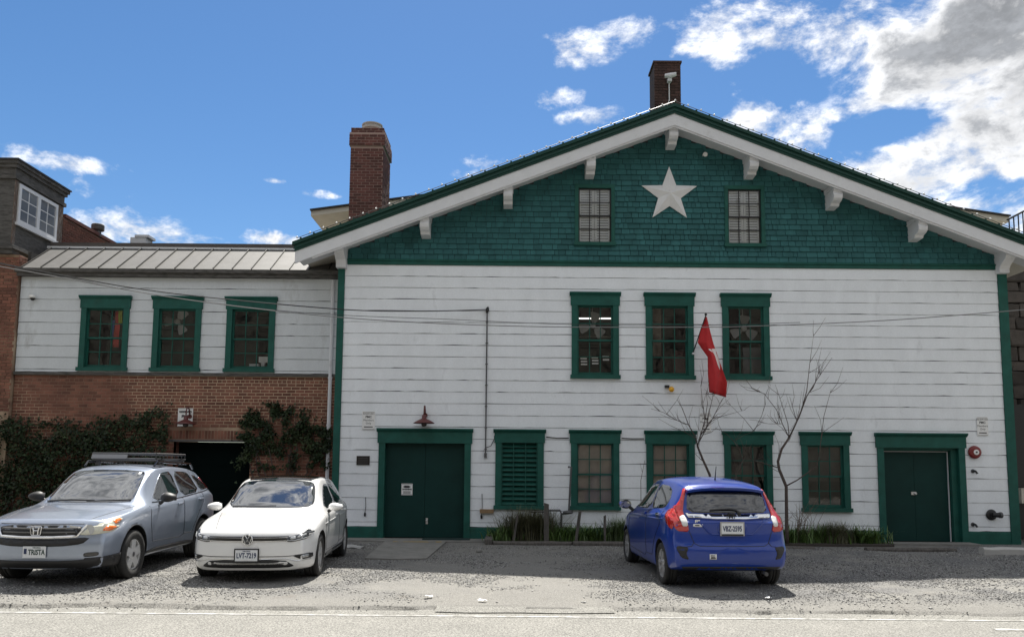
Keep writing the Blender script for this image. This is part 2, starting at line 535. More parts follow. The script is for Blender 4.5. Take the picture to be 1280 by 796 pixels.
def setting():
    dirt = mat('packed_earth', (.20, .19, .165), .95, var=.2, vscale=.6, fine=.3, fscale=60, bump=.3, bscale=50)
    MB().box(-900, 900, -900, 900, -.6, -.105).build('ground', dirt, kind='structure')
    # gravel lot: one uneven sheet
    gm = bpy.data.materials.new('gravel_bed'); gm.use_nodes = True
    nt = gm.node_tree; b = nt.nodes['Principled BSDF']; b.inputs['Roughness'].default_value = .95
    geo = nt.nodes.new('ShaderNodeNewGeometry'); pos = geo.outputs['Position']
    vo = nt.nodes.new('ShaderNodeTexVoronoi'); vo.inputs['Scale'].default_value = 62
    nt.links.new(pos, vo.inputs['Vector'])
    sepc = nt.nodes.new('ShaderNodeSeparateColor'); nt.links.new(vo.outputs['Color'], sepc.inputs[0])
    c1 = _mix(nt, sepc.outputs[0], (.075, .075, .075), (.32, .314, .303))
    edge = _ramp(nt, vo.outputs['Distance'], .25, .62, 1.0, .45)
    c1 = _mix(nt, 1.0, c1, edge, 'MULTIPLY')
    fines = _mix(nt, _ramp(nt, _noise(nt, pos, 60, 4, .75), .36, .64), (.10, .097, .088), (.27, .262, .24))
    patch = _ramp(nt, _noise(nt, pos, .75, 6, .62), .46, .58)
    sepp = nt.nodes.new('ShaderNodeSeparateXYZ'); nt.links.new(pos, sepp.inputs[0])
    nearroad = _ramp(nt, sepp.outputs[1], -7.2, -7.9, 0.0, .9)
    ab = nt.nodes.new('ShaderNodeMath'); ab.operation = 'ABSOLUTE'; nt.links.new(sepp.outputs[0], ab.inputs[0])
    nz = nt.nodes.new('ShaderNodeMath'); nz.operation = 'MULTIPLY_ADD'; nt.links.new(_noise(nt, pos, 1.1, 5, .6), nz.inputs[0]); nz.inputs[1].default_value = 3.0; nt.links.new(ab.outputs[0], nz.inputs[2])
    mid = _ramp(nt, nz.outputs[0], 2.6, 4.2, .85, 0.0)
    mx2 = nt.nodes.new('ShaderNodeMath'); mx2.operation = 'MAXIMUM'; nt.links.new(nearroad, mx2.inputs[0]); nt.links.new(mid, mx2.inputs[1]); nearroad = mx2.outputs[0]
    mxn = nt.nodes.new('ShaderNodeMath'); mxn.operation = 'MAXIMUM'; nt.links.new(patch, mxn.inputs[0]); nt.links.new(nearroad, mxn.inputs[1])
    c = _mix(nt, mxn.outputs[0], c1, fines)
    c = _mix(nt, _ramp(nt, _noise(nt, pos, 1.9, 5, .6), .60, .74), c, (.15, .14, .125))
    nt.links.new(c, b.inputs['Base Color'])
    bn = nt.nodes.new('ShaderNodeBump'); bn.inputs['Strength'].default_value = .7; bn.inputs['Distance'].default_value = .02
    nt.links.new(_noise(nt, pos, 45, 5, .7), bn.inputs['Height']); nt.links.new(bn.outputs[0], b.inputs['Normal'])
    xs = np.arange(-16, 18.01, .1); ys = np.arange(-8.8, .9, .08)
    V = [(x, y if j else gravel_near_road(x), ground_z(x, y) if j else -.07) for j, y in enumerate(ys) for x in xs]
    V = []
    for j, y in enumerate(ys):
        for x in xs:
            e = gravel_near_road(x)
            yy = max(y, e) if y > -8.79 else e
            V.append((x, yy, ground_z(x, yy) if y > e else -.09))
    n = len(xs)
    F = [(j * n + i, j * n + i + 1, (j + 1) * n + i + 1, (j + 1) * n + i) for j in range(len(ys) - 1) for i in range(n - 1)]
    obj('gravel_lot', npmesh('gravel_lot', V, F, gm, True), kind='structure')
    # road
    am = mat('sun_bleached_asphalt', (.180, .176, .160), .9, var=.10, vscale=.7, fine=.62, fscale=58, frange=(.36, .64), bump=.35, bscale=70, dirt=(.15, .146, .134), dscale=.9, dlo=.55, dhi=.8)
    xs = np.arange(-40, 40.1, .4)
    V = [(x, -8.1, -.075) for x in xs] + [(x, -17, -.066) for x in xs] + [(x, -26, -.075) for x in xs]
    n = len(xs)
    F = [(j * n + i + n, j * n + i + 1 + n, j * n + i + 1, j * n + i) for j in range(2) for i in range(n - 1)]
    obj('road', npmesh('road', V, F, am), kind='structure')
    # broken asphalt lip along the road edge
    lip = MB()
    for (a, e, dy) in ((-2.9, -1.7, .35), (-.9, 1.3, .12), (4.6, 5.6, .3)):
        t = np.arange(a, e, .12)
        top = [(x, -8.28 + dy + .10 * mnoise.noise((x * 1.3, 3, dy)), -.034) for x in t]
        bot = [(x, -8.50 + dy + .12 * mnoise.noise((x * 1.1, 9, dy)) , -.064) for x in t]
        m = len(t)
        lip.add(top + bot + [(q[0], q[1] + .02, -.08) for q in top], [(i, i + 1, m + i + 1, m + i) for i in range(m - 1)] + [(i, 2 * m + i, 2 * m + i + 1, i + 1) for i in range(m - 1)])
    lip.build('asphalt_lip', am, kind='structure')
    # markings
    pm = bpy.data.materials.new('worn_road_paint'); pm.use_nodes = True
    nt = pm.node_tree; b = nt.nodes['Principled BSDF']; b.inputs['Roughness'].default_value = .8
    geo = nt.nodes.new('ShaderNodeNewGeometry')
    w = _ramp(nt, _noise(nt, geo.outputs['Position'], 5.0, 8, .72), .40, .58)
    nt.links.new(_mix(nt, w, (.46, .46, .45), (.20, .195, .175)), b.inputs['Base Color'])
    strip = MB()
    for a in np.arange(-24, 24, .5):
        strip.add([(a, -8.64, -.0695), (a + .5, -8.64, -.0695), (a + .5, -8.58, -.0695), (a, -8.58, -.0695)], [(0, 1, 2, 3)])
    strip.build('edge_line', pm, kind='structure', fix=False)
    dash = MB()
    for x0, x1, y in ((-5.6, -4.62, -9.98), (-3.42, -2.72, -10.12), (-1.4, -.15, -10.16), (5.35, 6.6, -9.12)):
        dash.add([(x0, y - .05, -.069), (x1, y - .05, -.069), (x1, y + .05, -.069), (x0, y + .05, -.069)], [(0, 1, 2, 3)])
    dash.build('lane_marking', pm, kind='structure', fix=False)
    pd = MB()
    pts = []
    for k in range(40):
        a = 2 * math.pi * k / 40
        r_ = 1 + .22 * mnoise.noise((math.cos(a) * 1.7, math.sin(a) * 1.7, 3.0)) + .10 * mnoise.noise((math.cos(a) * 5, math.sin(a) * 5, 8.0))
        pts.append((6.15 + 1.35 * r_ * math.cos(a), -7.86 + .20 * r_ * math.sin(a)))
    pd.prism(pts, 'z', -.09, -.034)
    pd.build('puddle', mat('muddy_puddle', (.185, .175, .135), .4, fine=.2, fscale=50, var=.2, vscale=3, spec=.5), kind='structure')
    # concrete apron in front of the double door
    ap = MB()
    ap.prism([(-3.7, -.62), (-3.7, -.06), (-.55, -.06), (-.58, -.62), (-1.42, -.75), (-1.5, -3.85), (-2.0, -3.98), (-2.6, -3.88), (-2.75, -.72)], 'z', -.1, .032)
    ap.build('concrete_path', M['concrete'], kind='structure')
    MB().box(-2.55, -1.5, -.98, -.80, .0325, .037).build('step_edge_paint', mat('faded_yellow_paint', (.30, .22, .08), .9, color2=(.2, .19, .17), vscale=6, lo=.45, hi=.55), kind='structure')
    MB().box(8.5, 10.45, -.55, -.05, -.1, .045).build('door_sill_slab', M['concrete'], kind='structure')
    MB().box(-.52, 3.0, -1.0, -.03, -.1, .05).build('planting_bed', mat('dark_soil', (.05, .042, .035), .95, fine=.3, bump=.5, bscale=40), kind='structure')
    MB().box(5.5, 8.35, -.85, -.03, -.1, .05).build('flower_bed', MATS['dark_soil'], kind='structure')
    # loose gravel as real stones
    def pebbles(name, n, xr, yr, smin, smax, m, thr, seed):
        g = np.random.default_rng(seed)
        X = g.uniform(*xr, n); Y = yr[1] - (yr[1] - yr[0]) * g.power(1.5, n)
        keep = []
        for i in range(n):
            q = mnoise.noise((X[i] * .75, Y[i] * .95, seed * 1.7)) + .35 * mnoise.noise((X[i] * 2.5, Y[i] * 2.9, 5.0))
            if q > thr + .25 * g.uniform(-1, 1) + (.42 * math.exp(-(X[i] / 2.3) ** 2) if Y[i] < -4.4 else 0) + .20 * max(0, math.cos(X[i] * 2.35 + .6 * math.sin(Y[i] * .5))) ** 4 and Y[i] > gravel_near_road(X[i]) - .25 * g.uniform() ** 2 and not (-2.68 < X[i] < -1.46 and Y[i] > -3.9) and g.uniform() > .85 * min(1, max(0, (-7.3 - Y[i]) / .7)):
                keep.append(i)
        X, Y = X[keep], Y[keep]; n = len(X)
        S = smin + (smax - smin) * g.power(.6, n) ** 1.0
        Z = np.array([ground_z(a, b) if b > gravel_near_road(a) else -.066 for a, b in zip(X, Y)])
        octv = np.array([(1, 0, 0), (-1, 0, 0), (0, 1, 0), (0, -1, 0), (0, 0, 1), (0, 0, -1)], float)
        octf = np.array([(0, 2, 4), (2, 1, 4), (1, 3, 4), (3, 0, 4), (2, 0, 5), (1, 2, 5), (3, 1, 5), (0, 3, 5)])
        j = octv[None] + g.normal(0, .28, (n, 6, 3))
        a = g.uniform(0, 6.28, n); c, s = np.cos(a), np.sin(a)
        j *= np.stack([S * g.uniform(.7, 1.2, n), S * g.uniform(.6, 1.0, n), S * g.uniform(.45, .8, n)], 1)[:, None, :]
        x = j[..., 0] * c[:, None] - j[..., 1] * s[:, None]; y = j[..., 0] * s[:, None] + j[..., 1] * c[:, None]
        V = np.stack([x + X[:, None], y + Y[:, None], j[..., 2] + (Z + S * .25)[:, None]], 2).reshape(-1, 3)
        F = (octf[None] + (np.arange(n) * 6)[:, None, None]).reshape(-1, 3)
        obj(name, npmesh(name, V, F, m), None, None, 'loose grey crushed stone lying over the parking lot' if 'coarse' not in name else 'bigger grey stones scattered on the gravel lot', 'gravel', None, 'stuff')
    pm_ = mat('crushed_stone', (.22, .217, .21), .9, island=.8, fine=.15)
    pebbles('gravel', 190000, (-9.5, 10.5), (-8.5, -.9), .005, .0145, pm_, -.18, 3)
    pebbles('coarse_gravel', 9000, (-9.5, 10.5), (-8.4, -.9), .014, .024, pm_, .05, 11)


setting()


# ------------------------------------------------------------------ shared building pieces
def siding(parent, x0, x1, ztop, zbot, step, Y, openings, m, gapm, seed=0):
    """one lapped board per course and bay, each its own object, in front of a dark sheathing wall"""
    g = random.Random(seed)
    z1 = ztop
    while z1 > zbot + .03:
        z0 = max(zbot, z1 - step)
        for a, b in spans(x0, x1, z0, z1, openings):
            # an opening that covers only part of the course height
            mb = MB()
            cuts = [a]
            while b - cuts[-1] > .45:
                cuts.append(cuts[-1] + g.uniform(.08, .34))
            cuts.append(b)
            n = len(cuts)
            vs = []
            for i, x in enumerate(cuts):
                q = (.0045 + g.random() * .007 + (.009 if g.random() < .10 else 0)) if g.random() < .8 else .0025
                yb = Y - .028 - g.uniform(-.0015, .0015)
                vs += [(x, yb, z0 + q), (x, Y - .019, z1 - .0015), (x, Y - .001, z1 - .0015), (x, Y - .001, z0 + q)]
            fs = []
            for i in range(n - 1):
                o = 4 * i
                fs += [(o, o + 4, o + 5, o + 1), (o + 1, o + 5, o + 6, o + 2), (o + 3, o + 7, o + 4, o)]
            fs += [(0, 1, 2, 3), (4 * n - 1, 4 * n - 2, 4 * n - 3, 4 * n - 4)]
            mb.add(vs, fs).build('board', m, parent)
        for oa, ob, oz0, oz1 in openings:
            # narrow pieces that fill a course above or below an opening
            for p0, p1 in ((max(oz1, z0), z1), (z0, min(oz0, z1))):
                if z0 < oz1 < z1 and p0 == oz1 or z0 < oz0 < z1 and p1 == oz0:
                    a, b = max(oa, x0), min(ob, x1)
                    if p1 - p0 > .006 and b > a:
                        MB().add([(a, Y - .027, p0 + .003), (b, Y - .027, p0 + .003), (b, Y - .019, p1 - .0015), (a, Y - .019, p1 - .0015), (a, Y - .001, p0 + .003), (b, Y - .001, p0 + .003), (b, Y - .001, p1 - .0015), (a, Y - .001, p1 - .0015)],
                                 [(0, 1, 2, 3), (0, 4, 5, 1), (3, 2, 6, 7), (0, 3, 7, 4), (1, 5, 6, 2)]).build('board', m, parent)
        z1 -= step


def sheath(parent, name, x0, x1, z0, z1, Y, openings, m, thick=.14):
    zs = sorted({z0, z1, *[min(max(q, z0), z1) for o in openings for q in (o[2], o[3])]})
    mb = MB()
    for a, b in zip(zs[:-1], zs[1:]):
        for p, q in spans(x0, x1, a, b, openings):
            mb.box(p, q, Y, Y + thick, a, b)
    return mb.build(name, m, parent)


def window(parent, x0, x1, z0, z1, Y, rows=4, cols=3, head=.31, label=None, lift=0.0):
    """a green sash window in a casing with a crown moulding: x0..x1 is the width of the crown"""
    G = M['green']
    c0, c1 = x0 + .05, x1 - .05
    jw = .135
    a, b = c0 + jw, c1 - jw
    zb, zt = z0 + .095, z1 - head
    w = MB()
    w.box(c0, a, Y - .065, Y + .10, z0 + .09, zt + .001)
    w.box(b, c1, Y - .065, Y + .10, z0 + .09, zt + .001)
    w.box(c0 - .025, c1 + .025, Y - .075, Y + .10, zt, z1 - .085)
    o = w.build('window', G, parent)
    if label:
        o['label'] = label
    mo = MB().prism([(Y, z1 - .086), (Y - .082, z1 - .086), (Y - .09, z1 - .07), (Y - .115, z1 - .045), (Y - .13, z1 - .03), (Y - .13, z1), (Y, z1)], 'x', x0, x1)
    mo.build('crown_moulding', G, o)
    MB().box(c0 - .03, c1 + .03, Y - .10, Y + .10, z0, z0 + .089).build('sill', G, o)
    # sashes
    zm = (zb + zt) / 2
    for k, (s0, s1, yy) in enumerate(((zm - .02, zt, Y + .012), (zb, zm + .02 + lift, Y + .047))):
        r = .04
        s = MB()
        s.box(a, a + r, yy, yy + .032, s0, s1); s.box(b - r, b, yy, yy + .032, s0, s1)
        s.box(a + r, b - r, yy, yy + .032, s0, s0 + (r if k == 0 else .065)); s.box(a + r, b - r, yy, yy + .032, s1 - r, s1)
        s.build('sash', G, o)
        p0, p1, q0, q1 = a + r, b - r, s0 + (r if k == 0 else .065), s1 - r
        mu = MB()
        nr = rows // 2
        for i in range(1, cols):
            x = p0 + (p1 - p0) * i / cols
            mu.box(x - .010, x + .010, yy + .002, yy + .026, q0, q1)
        for i in range(1, nr):
            z = q0 + (q1 - q0) * i / nr
            mu.box(p0, p1, yy + .0035, yy + .0245, z - .010, z + .010)
        mu.build('muntin', G, o)
        for i in range(cols):
            for j in range(nr):
                xa, xb = p0 + (p1 - p0) * i / cols, p0 + (p1 - p0) * (i + 1) / cols
                za, zc = q0 + (q1 - q0) * j / nr, q0 + (q1 - q0) * (j + 1) / nr
                MB().box(xa + .002, xb - .002, yy + .0125, yy + .0165, za + .002, zc - .002).build('pane', M['glass'], o)
    return o, (a, b, zb, zt)


def opening(x0, x1, z0, z1, head=.31):
    return (x0 + .06, x1 - .06, z0 + .02, z1 - .02)


BRICKS = {}


def brick_mesh(L, H, D, m):
    k = (round(L, 3), round(H, 3), round(D, 3), m.name)
    if k not in BRICKS:
        mb = MB()
        c = .004
        x, z = L / 2, H / 2
        mb.add([(-x + c, -D, -z + c), (x - c, -D, -z + c), (x - c, -D, z - c), (-x + c, -D, z - c), (-x, -D + c, -z), (x, -D + c, -z), (x, -D + c, z), (-x, -D + c, z),
                (-x, 0, -z), (x, 0, -z), (x, 0, z), (-x, 0, z)],
               [(0, 1, 2, 3)] + [(i, 4 + i, 4 + (i + 1) % 4, (i + 1) % 4) for i in range(4)] + [(4 + i, 8 + i, 8 + (i + 1) % 4, 4 + (i + 1) % 4) for i in range(4)])
        BRICKS[k] = mb.mesh('brick', m)
    return BRICKS[k]


def brick_face(parent, x0, x1, z0, z1, Y, openings, m, L=.200, H=.063, joint=.0145, axis='x', single=None, header_every=6, seed=0, proud=.006, face=-1):
    """bricks on a plane facing -Y (axis x) or +X (axis y); those for which single(x, z) holds become objects of their own"""
    g = random.Random(seed)
    rest = MB()
    z = z0 + H / 2
    k = 0
    n1 = 0
    while z + H / 2 <= z1 + .002:
        hd = header_every and k % header_every == header_every - 1
        bl = .098 if hd else L
        x = x0 - (.5 * (L + joint) if k % 2 and not hd else 0)
        while x < x1:
            a, b = max(x, x0), min(x + bl, x1)
            for p, q in spans(a, b, z - H / 2, z + H / 2, openings):
                if q - p < .03:
                    continue
                me = brick_mesh(q - p if q - p < bl - .002 else bl, H, .012, m)
                dy = g.uniform(-.002, .003) + proud
                if axis == 'x':
                    T = Matrix.Translation(((p + q) / 2, Y - dy + .012, z))
                else:
                    T = Matrix.Translation((Y + dy - .012, (p + q) / 2, z)) @ Matrix.Rotation(math.pi / 2, 4, 'Z')
                if single and n1 < 300 and single((p + q) / 2, z) and q - p > .05:
                    o = obj('brick', me, parent)
                    o.matrix_basis = T
                    n1 += 1
                else:
                    rest.add([T @ v.co for v in me.vertices], [tuple(f.vertices) for f in me.polygons])
            x += bl + joint
        z += H + joint
        k += 1
    if rest.v:
        rest.build('brickwork', m, parent, kind='stuff')
    return n1

# ------------------------------------------------------------------ the white gabled building
APX, APZ, SL = 3.735, 10.126, .385
EL, ER = -5.055, 12.525


def rake(x):
    return APZ - SL * abs(x - APX)


def slope_strip(mb, d0, d1, y0, y1, xl=EL, xr=ER):
    """both slopes of the roof between d0 and d1 below the top line"""
    mb.prism([(xl, rake(xl) - d0), (APX, APZ - d0), (APX, APZ - d1), (xl, rake(xl) - d1)], 'y', y0, y1)
    mb.prism([(APX, APZ - d0), (xr, rake(xr) - d0), (xr, rake(xr) - d1), (APX, APZ - d1)], 'y', y0, y1)
    return mb


def louvre_window(parent, x0, x1, z0, z1, Y):
    G = M['green']
    c0, c1 = x0 + .05, x1 - .05
    a, b = c0 + .135, c1 - .135
    zb, zt = z0 + .095, z1 - .31
    w = MB()
    w.box(c0, a, Y - .065, Y + .10, z0 + .09, zt + .001); w.box(b, c1, Y - .065, Y + .10, z0 + .09, zt + .001)
    w.box(c0 - .025, c1 + .025, Y - .075, Y + .10, zt, z1 - .085)
    o = w.build('louvre_window', G, parent)
    o['label'] = 'green window filled with louvre slats instead of glass'
    MB().prism([(Y, z1 - .086), (Y - .082, z1 - .086), (Y - .09, z1 - .07), (Y - .115, z1 - .045), (Y - .13, z1 - .03), (Y - .13, z1), (Y, z1)], 'x', x0, x1).build('crown_moulding', G, o)
    MB().box(c0 - .03, c1 + .03, Y - .10, Y + .10, z0, z0 + .089).build('sill', G, o)
    s = MB()
    s.box(a, a + .03, Y - .02, Y + .09, zb, zt); s.box(b - .03, b, Y - .02, Y + .09, zb, zt)
    for i in (1, 2):
        x = a + (b - a) * i / 3
        s.box(x - .010, x + .010, Y - .022, Y - .004, zb, zt)
    s.build('frame', G, o)
    n = 13
    me = MB().add([(-(b - a) / 2 + .031, -.004, -.045), ((b - a) / 2 - .031, -.004, -.045), ((b - a) / 2 - .031, .07, .035), (-(b - a) / 2 + .031, .07, .035),
                   (-(b - a) / 2 + .031, -.004, -.030), ((b - a) / 2 - .031, -.004, -.030), ((b - a) / 2 - .031, .07, .05), (-(b - a) / 2 + .031, .07, .05)],
                  [(0, 1, 2, 3), (4, 7, 6, 5), (0, 4, 5, 1), (2, 6, 7, 3), (0, 3, 7, 4), (1, 5, 6, 2)]).mesh('slat', G)
    for i in range(n):
        q = obj('slat', me, o, ((a + b) / 2, Y + .004, zb + (zt - zb) * (i + .45) / n))
    MB().box(a, b, Y + .10, Y + .13, zb - .02, zt + .02).build('backing', M['dark'], o)


def double_door(parent, x0, x1, z1, Y, recess, label, right_gap=False, z0=.04):
    G, Dm = M['green'], M['green_door']
    c0, c1 = x0 + .05, x1 - .05
    jw = .145
    a, b = c0 + jw, c1 - jw
    zt = z1 - .34
    w = MB()
    w.box(c0, a, Y - .065, Y + recess + .06, 0, zt + .001); w.box(b, c1, Y - .065, Y + recess + .06, 0, zt + .001)
    w.box(c0 - .03, c1 + .03, Y - .08, Y + recess + .06, zt, z1 - .085)
    o = w.build('door', G, parent)
    o['label'] = label
    MB().prism([(Y, z1 - .086), (Y - .09, z1 - .086), (Y - .10, z1 - .07), (Y - .125, z1 - .045), (Y - .14, z1 - .03), (Y - .14, z1), (Y, z1)], 'x', x0, x1).build('crown_moulding', G, o)
    if right_gap:
        s = MB(); s.box(b - .13, b - .001, Y + .04, Y + recess + .05, z0, zt - .03); s.box(a + .001, b - .001, Y + .05, Y + recess + .05, zt - .06, zt - .001)
        s.build('inner_frame', G, o)
        e = MB(); e.box(b - .165, b - .150, Y + recess - .03, Y + recess, z0, zt - .08); e.box(a + .01, b - .165, Y + recess - .03, Y + recess, zt - .088, zt - .075)
        e.build('weather_strip', M['trim'], o)
        b -= .15
    mid = (a + b) / 2
    for p, q in ((a + .004, mid - .003), (mid + .003, b - .004)):
        d = MB()
        d.box(p, q, Y + recess, Y + recess + .045, z0, zt - .004)
        d.build('door_leaf', Dm, o)
    MB().box(x0 + .1, x1 - .1, Y + recess + .06, Y + recess + .09, 0, z1 - .2).build('backing', M['dark'], o)
    k = MB().lathe([(.014, 0), (.014, -.03), (.026, -.04), (.028, -.055), (.018, -.065)], (mid + .06, Y + recess, .42 if not right_gap else 1.12), 'y', 12)
    k.box(mid + .035, mid + .085, Y + recess - .006, Y + recess + .001, .34 if not right_gap else 1.09, .48 if not right_gap else 1.16)
    if right_gap:
        k = MB().box(mid - .09, mid + .03, Y + recess - .02, Y + recess + .001, 1.10, 1.17)
        k.lathe([(.03, 0), (.03, -.04), (.02, -.05)], (mid + .0, Y + recess - .01, 1.13), 'y', 12)
    k.build('lock', M['steel'], o)
    return o, Y + recess


def chimney(parent, x0, x1, y0, y1, z0, z1, m, mm, side, corbel, seed, H=.067, cap=True):
    c = MB().box(x0 + .003, x1 - .003, y0 + .003, y1 - .003, z0, z1 - .01)
    if corbel:
        c.box(x0 - .032, x1 + .032, y0 - .032, y1 + .032, z1 - .50, z1 - .14)
    o = c.build('chimney', mm, parent)
    e = .035
    brick_face(o, x0, x1, z0, z1 - (.50 if corbel else 0), y0, [], m, single=lambda x, z: True, header_every=0, seed=seed)
    if side:
        n = brick_face(o, y0, y1, z0, z1 - (.50 if corbel else 0), x1, [], m, axis='y', header_every=0, seed=seed + 1, single=(lambda x, z: z > z0 + 1) if side == 2 else None)
    if corbel:
        brick_face(o, x0 - e, x1 + e, z1 - .495, z1 - .15, y0 - e, [], m, single=lambda x, z: True, header_every=0, seed=seed + 2)
        brick_face(o, y0 - e, y1 + e, z1 - .495, z1 - .15, x1 + e, [], m, axis='y', single=lambda x, z: True, header_every=0, seed=seed + 3)
        brick_face(o, x0, x1, z1 - .14, z1, y0, [], m, single=lambda x, z: True, header_every=0, seed=seed + 4)
        brick_face(o, y0, y1, z1 - .14, z1, x1, [], m, axis='y', single=lambda x, z: True, header_every=0, seed=seed + 5)
    return o


def shutter_panel(o, a, b, z0, z1, Y):
    """white louvred shutters standing behind the panes of a gable window"""
    S = M['shutter']
    mid = (a + b) / 2
    slat = None
    for p, q in ((a, mid - .004), (mid + .004, b)):
        f = MB()
        r = .055
        f.box(p, p + r, Y, Y + .03, z0, z1); f.box(q - r, q, Y, Y + .03, z0, z1)
        for u in (z0, (z0 + z1) / 2 - .03, z1 - .06):
            f.box(p + r, q - r, Y + .001, Y + .029, u, u + .06)
        f.build('shutter', S, o)
        L = q - p - 2 * r
        if slat is None:
            slat = MB().add([(-L / 2, -.010, -.030), (L / 2, -.010, -.030), (L / 2, .002, .022), (-L / 2, .002, .022), (-L / 2, -.004, -.030), (L / 2, -.004, -.030), (L / 2, .008, .022), (-L / 2, .008, .022)],
                            [(0, 1, 2, 3), (4, 7, 6, 5), (0, 4, 5, 1), (2, 6, 7, 3), (0, 3, 7, 4), (1, 5, 6, 2)]).mesh('shutter_slat', S)
        for zz0, zz1 in ((z0 + .06, (z0 + z1) / 2 - .03), ((z0 + z1) / 2 + .03, z1 - .06)):
            n = 9
            for i in range(n):
                obj('shutter_slat', slat, o, ((p + q) / 2, Y + .015, zz0 + (zz1 - zz0) * (i + .5) / n))


LOWER = [(1.32, 2.535), (3.06, 4.275), (4.855, 6.06), (6.635, 7.835)]
UPPER = [(1.335, 2.54), (3.07, 4.29), (4.865, 6.065)]
LOUV = (-.42, .795)
D1, D2 = (-3.11, -.885), (8.385, 10.50)
GABLE = [(1.46, 2.41), (5.02, 5.975)]


def main_building():
    B = thing('gabled_building', 'white board building with green shingled gable, green windows and a white star', 'building', (3.72, 0, 0))
    ops = [opening(a, b, .70, 2.53) for a, b in LOWER] + [opening(*LOUV, .70, 2.53)] + [opening(a, b, 3.72, 5.76) for a, b in UPPER]
    ops += [(D1[0] + .07, D1[1] - .07, 0, 2.5), (D2[0] + .07, D2[1] - .07, 0, 2.49)]
    XL, XR = -4.12, 11.64
    wall = sheath(B, 'front_wall', XL + .02, XR - .02, 0, 6.40, 0.0, ops, M['gap'])
    siding(wall, -3.962, 11.425, 6.385, .285, .2726, 0.0, ops, M['board'], M['gap'], 1)
    # green base board, corner boards, band
    bb = MB()
    for a, b in spans(-3.962, 11.425, .02, .28, ops):
        bb.box(a, b, -.045, 0, 0, .255); bb.prism([(0, .255), (-.045, .255), (-.04, .275), (-.02, .285), (0, .285)], 'x', a, b)
    bb.build('base_board', M['green'], B)
    for a, b in ((XL, -3.965), (11.428, XR)):
        MB().box(a, b, -.055, .14, 0, 6.34).build('corner_board', M['green'], B)
    band = MB().box(XL + .05, XR - .05, -.050, .02, 6.389, 6.475)
    band.prism([(.0, 6.4755), (-.075, 6.4755), (-.075, 6.50), (-.05, 6.525), (0, 6.53)], 'x', XL + .05, XR - .05)
    band.build('band_moulding', M['green'], B)
    # gable: sheathing and shingles
    gops = [(a + .03, b - .03, 6.93, 8.36) for a, b in GABLE]
    gw = MB()
    step, z = .1318, 6.40
    while z < APZ - .3:
        h = (APZ - .36 - (z + step)) / SL
        if h > 0:
            x0, x1 = max(-3.98, APX - h - .25), min(11.44, APX + h + .25)
            for a, b in spans(x0, x1, z, z + step, gops):
                gw.box(a, b, .012, .13, z, z + step)
        z += step
    gwall = gw.build('gable_wall', M['gap'], B)
    g = random.Random(5)
    shs = []
    z, k = 6.525, 0
    while z < APZ - .40:
        h = (APZ - .50 - z) / SL
        if h > .05:
            x0, x1 = max(-3.97, APX - h), min(11.43, APX + h)
            for a, b in spans(x0, x1, z, z + step, gops):
                x = a
                first = True
                while x < b - .02:
                    w = g.choice((.10, .13, .16, .19, .22, .25, .28)) if not first else g.uniform(.06, .2)
                    first = False
                    if x + w > b - .05:
                        w = b - x
                    shs.append((x, w, z, g.uniform(-.004, .004), g.uniform(0, .004)))
                    x += w
        z += step
    def sh_mesh(w, j=0):
        q = .0045
        t = step + .012
        vs = [(q, -.034, j), (w - q, -.034, j), (w - q, -.004, t), (q, -.004, t), (q, .011, j), (w - q, .011, j), (w - q, .011, t), (q, .011, t)]
        return vs, [(0, 1, 2, 3), (0, 4, 5, 1), (1, 5, 6, 2), (3, 2, 6, 7), (0, 3, 7, 4)]
    cache = {}
    rest = MB()
    order = sorted(range(len(shs)), key=lambda i: -round(shs[i][1], 2) - 1e-4 * g.random())
    big = set(order[:300])
    for i, (x, w, z, j, dy) in enumerate(shs):
        if i in big:
            wk = round(w, 2)
            if wk not in cache:
                cache[wk] = MB().add(*sh_mesh(wk)).mesh('shingle', M['shingle'])
            obj('shingle', cache[wk], gwall, (x, -dy, z + j))
        else:
            vs, fs = sh_mesh(w)
            rest.add([(a + x, b - dy, c + z + j) for a, b, c in vs], fs)
    rest.build('shingles', M['shingle'], gwall, kind='stuff')
    # windows
    for i, (a, b) in enumerate(LOWER):
        o, (p, q, u, v) = window(B, a, b, .70, 2.53, 0.0)
        bl = MB().box(p - .02, q + .02, .13, .14, u - .02, v + .02) if i < 1 else MB().box(p - .02, q + .02, .13, .14, u + (v - u) * (.08 if i == 1 else .42), v + .02)
        bl.build('blind', M['blind'] if i < 2 else mat('dark_paper_blind', (.07, .062, .055), .9, var=.2, vscale=3), o)
    for i, (a, b) in enumerate(UPPER):
        o, (p, q, u, v) = window(B, a, b, 3.72, 5.76, 0.0)
        if i == 1:
            MB().box(p, p + (q - p) * .34, .30, .32, u + .5, v).build('curtain', mat('tan_cloth', (.16, .13, .10), .9, var=.2, vscale=6), o)
            MB().box(p + (q - p) * .66, q, .25, .27, u, u + .62).build('curtain', mat('maroon_cloth', (.05, .012, .014), .9), o)
        if i == 2:
            MB().box(p + (q - p) * .6, q + .1, .5, .52, u - .1, u + .75).build('board', mat('grey_panel', (.13, .13, .135), .8, var=.2), o)
            MB().box(p - .1, p + (q - p) * .5, .9, .92, u - .1, u + .5).build('shelf', mat('dark_shelf', (.06, .05, .045), .8), o)
    louvre_window(B, *LOUV, .70, 2.53, 0.0)
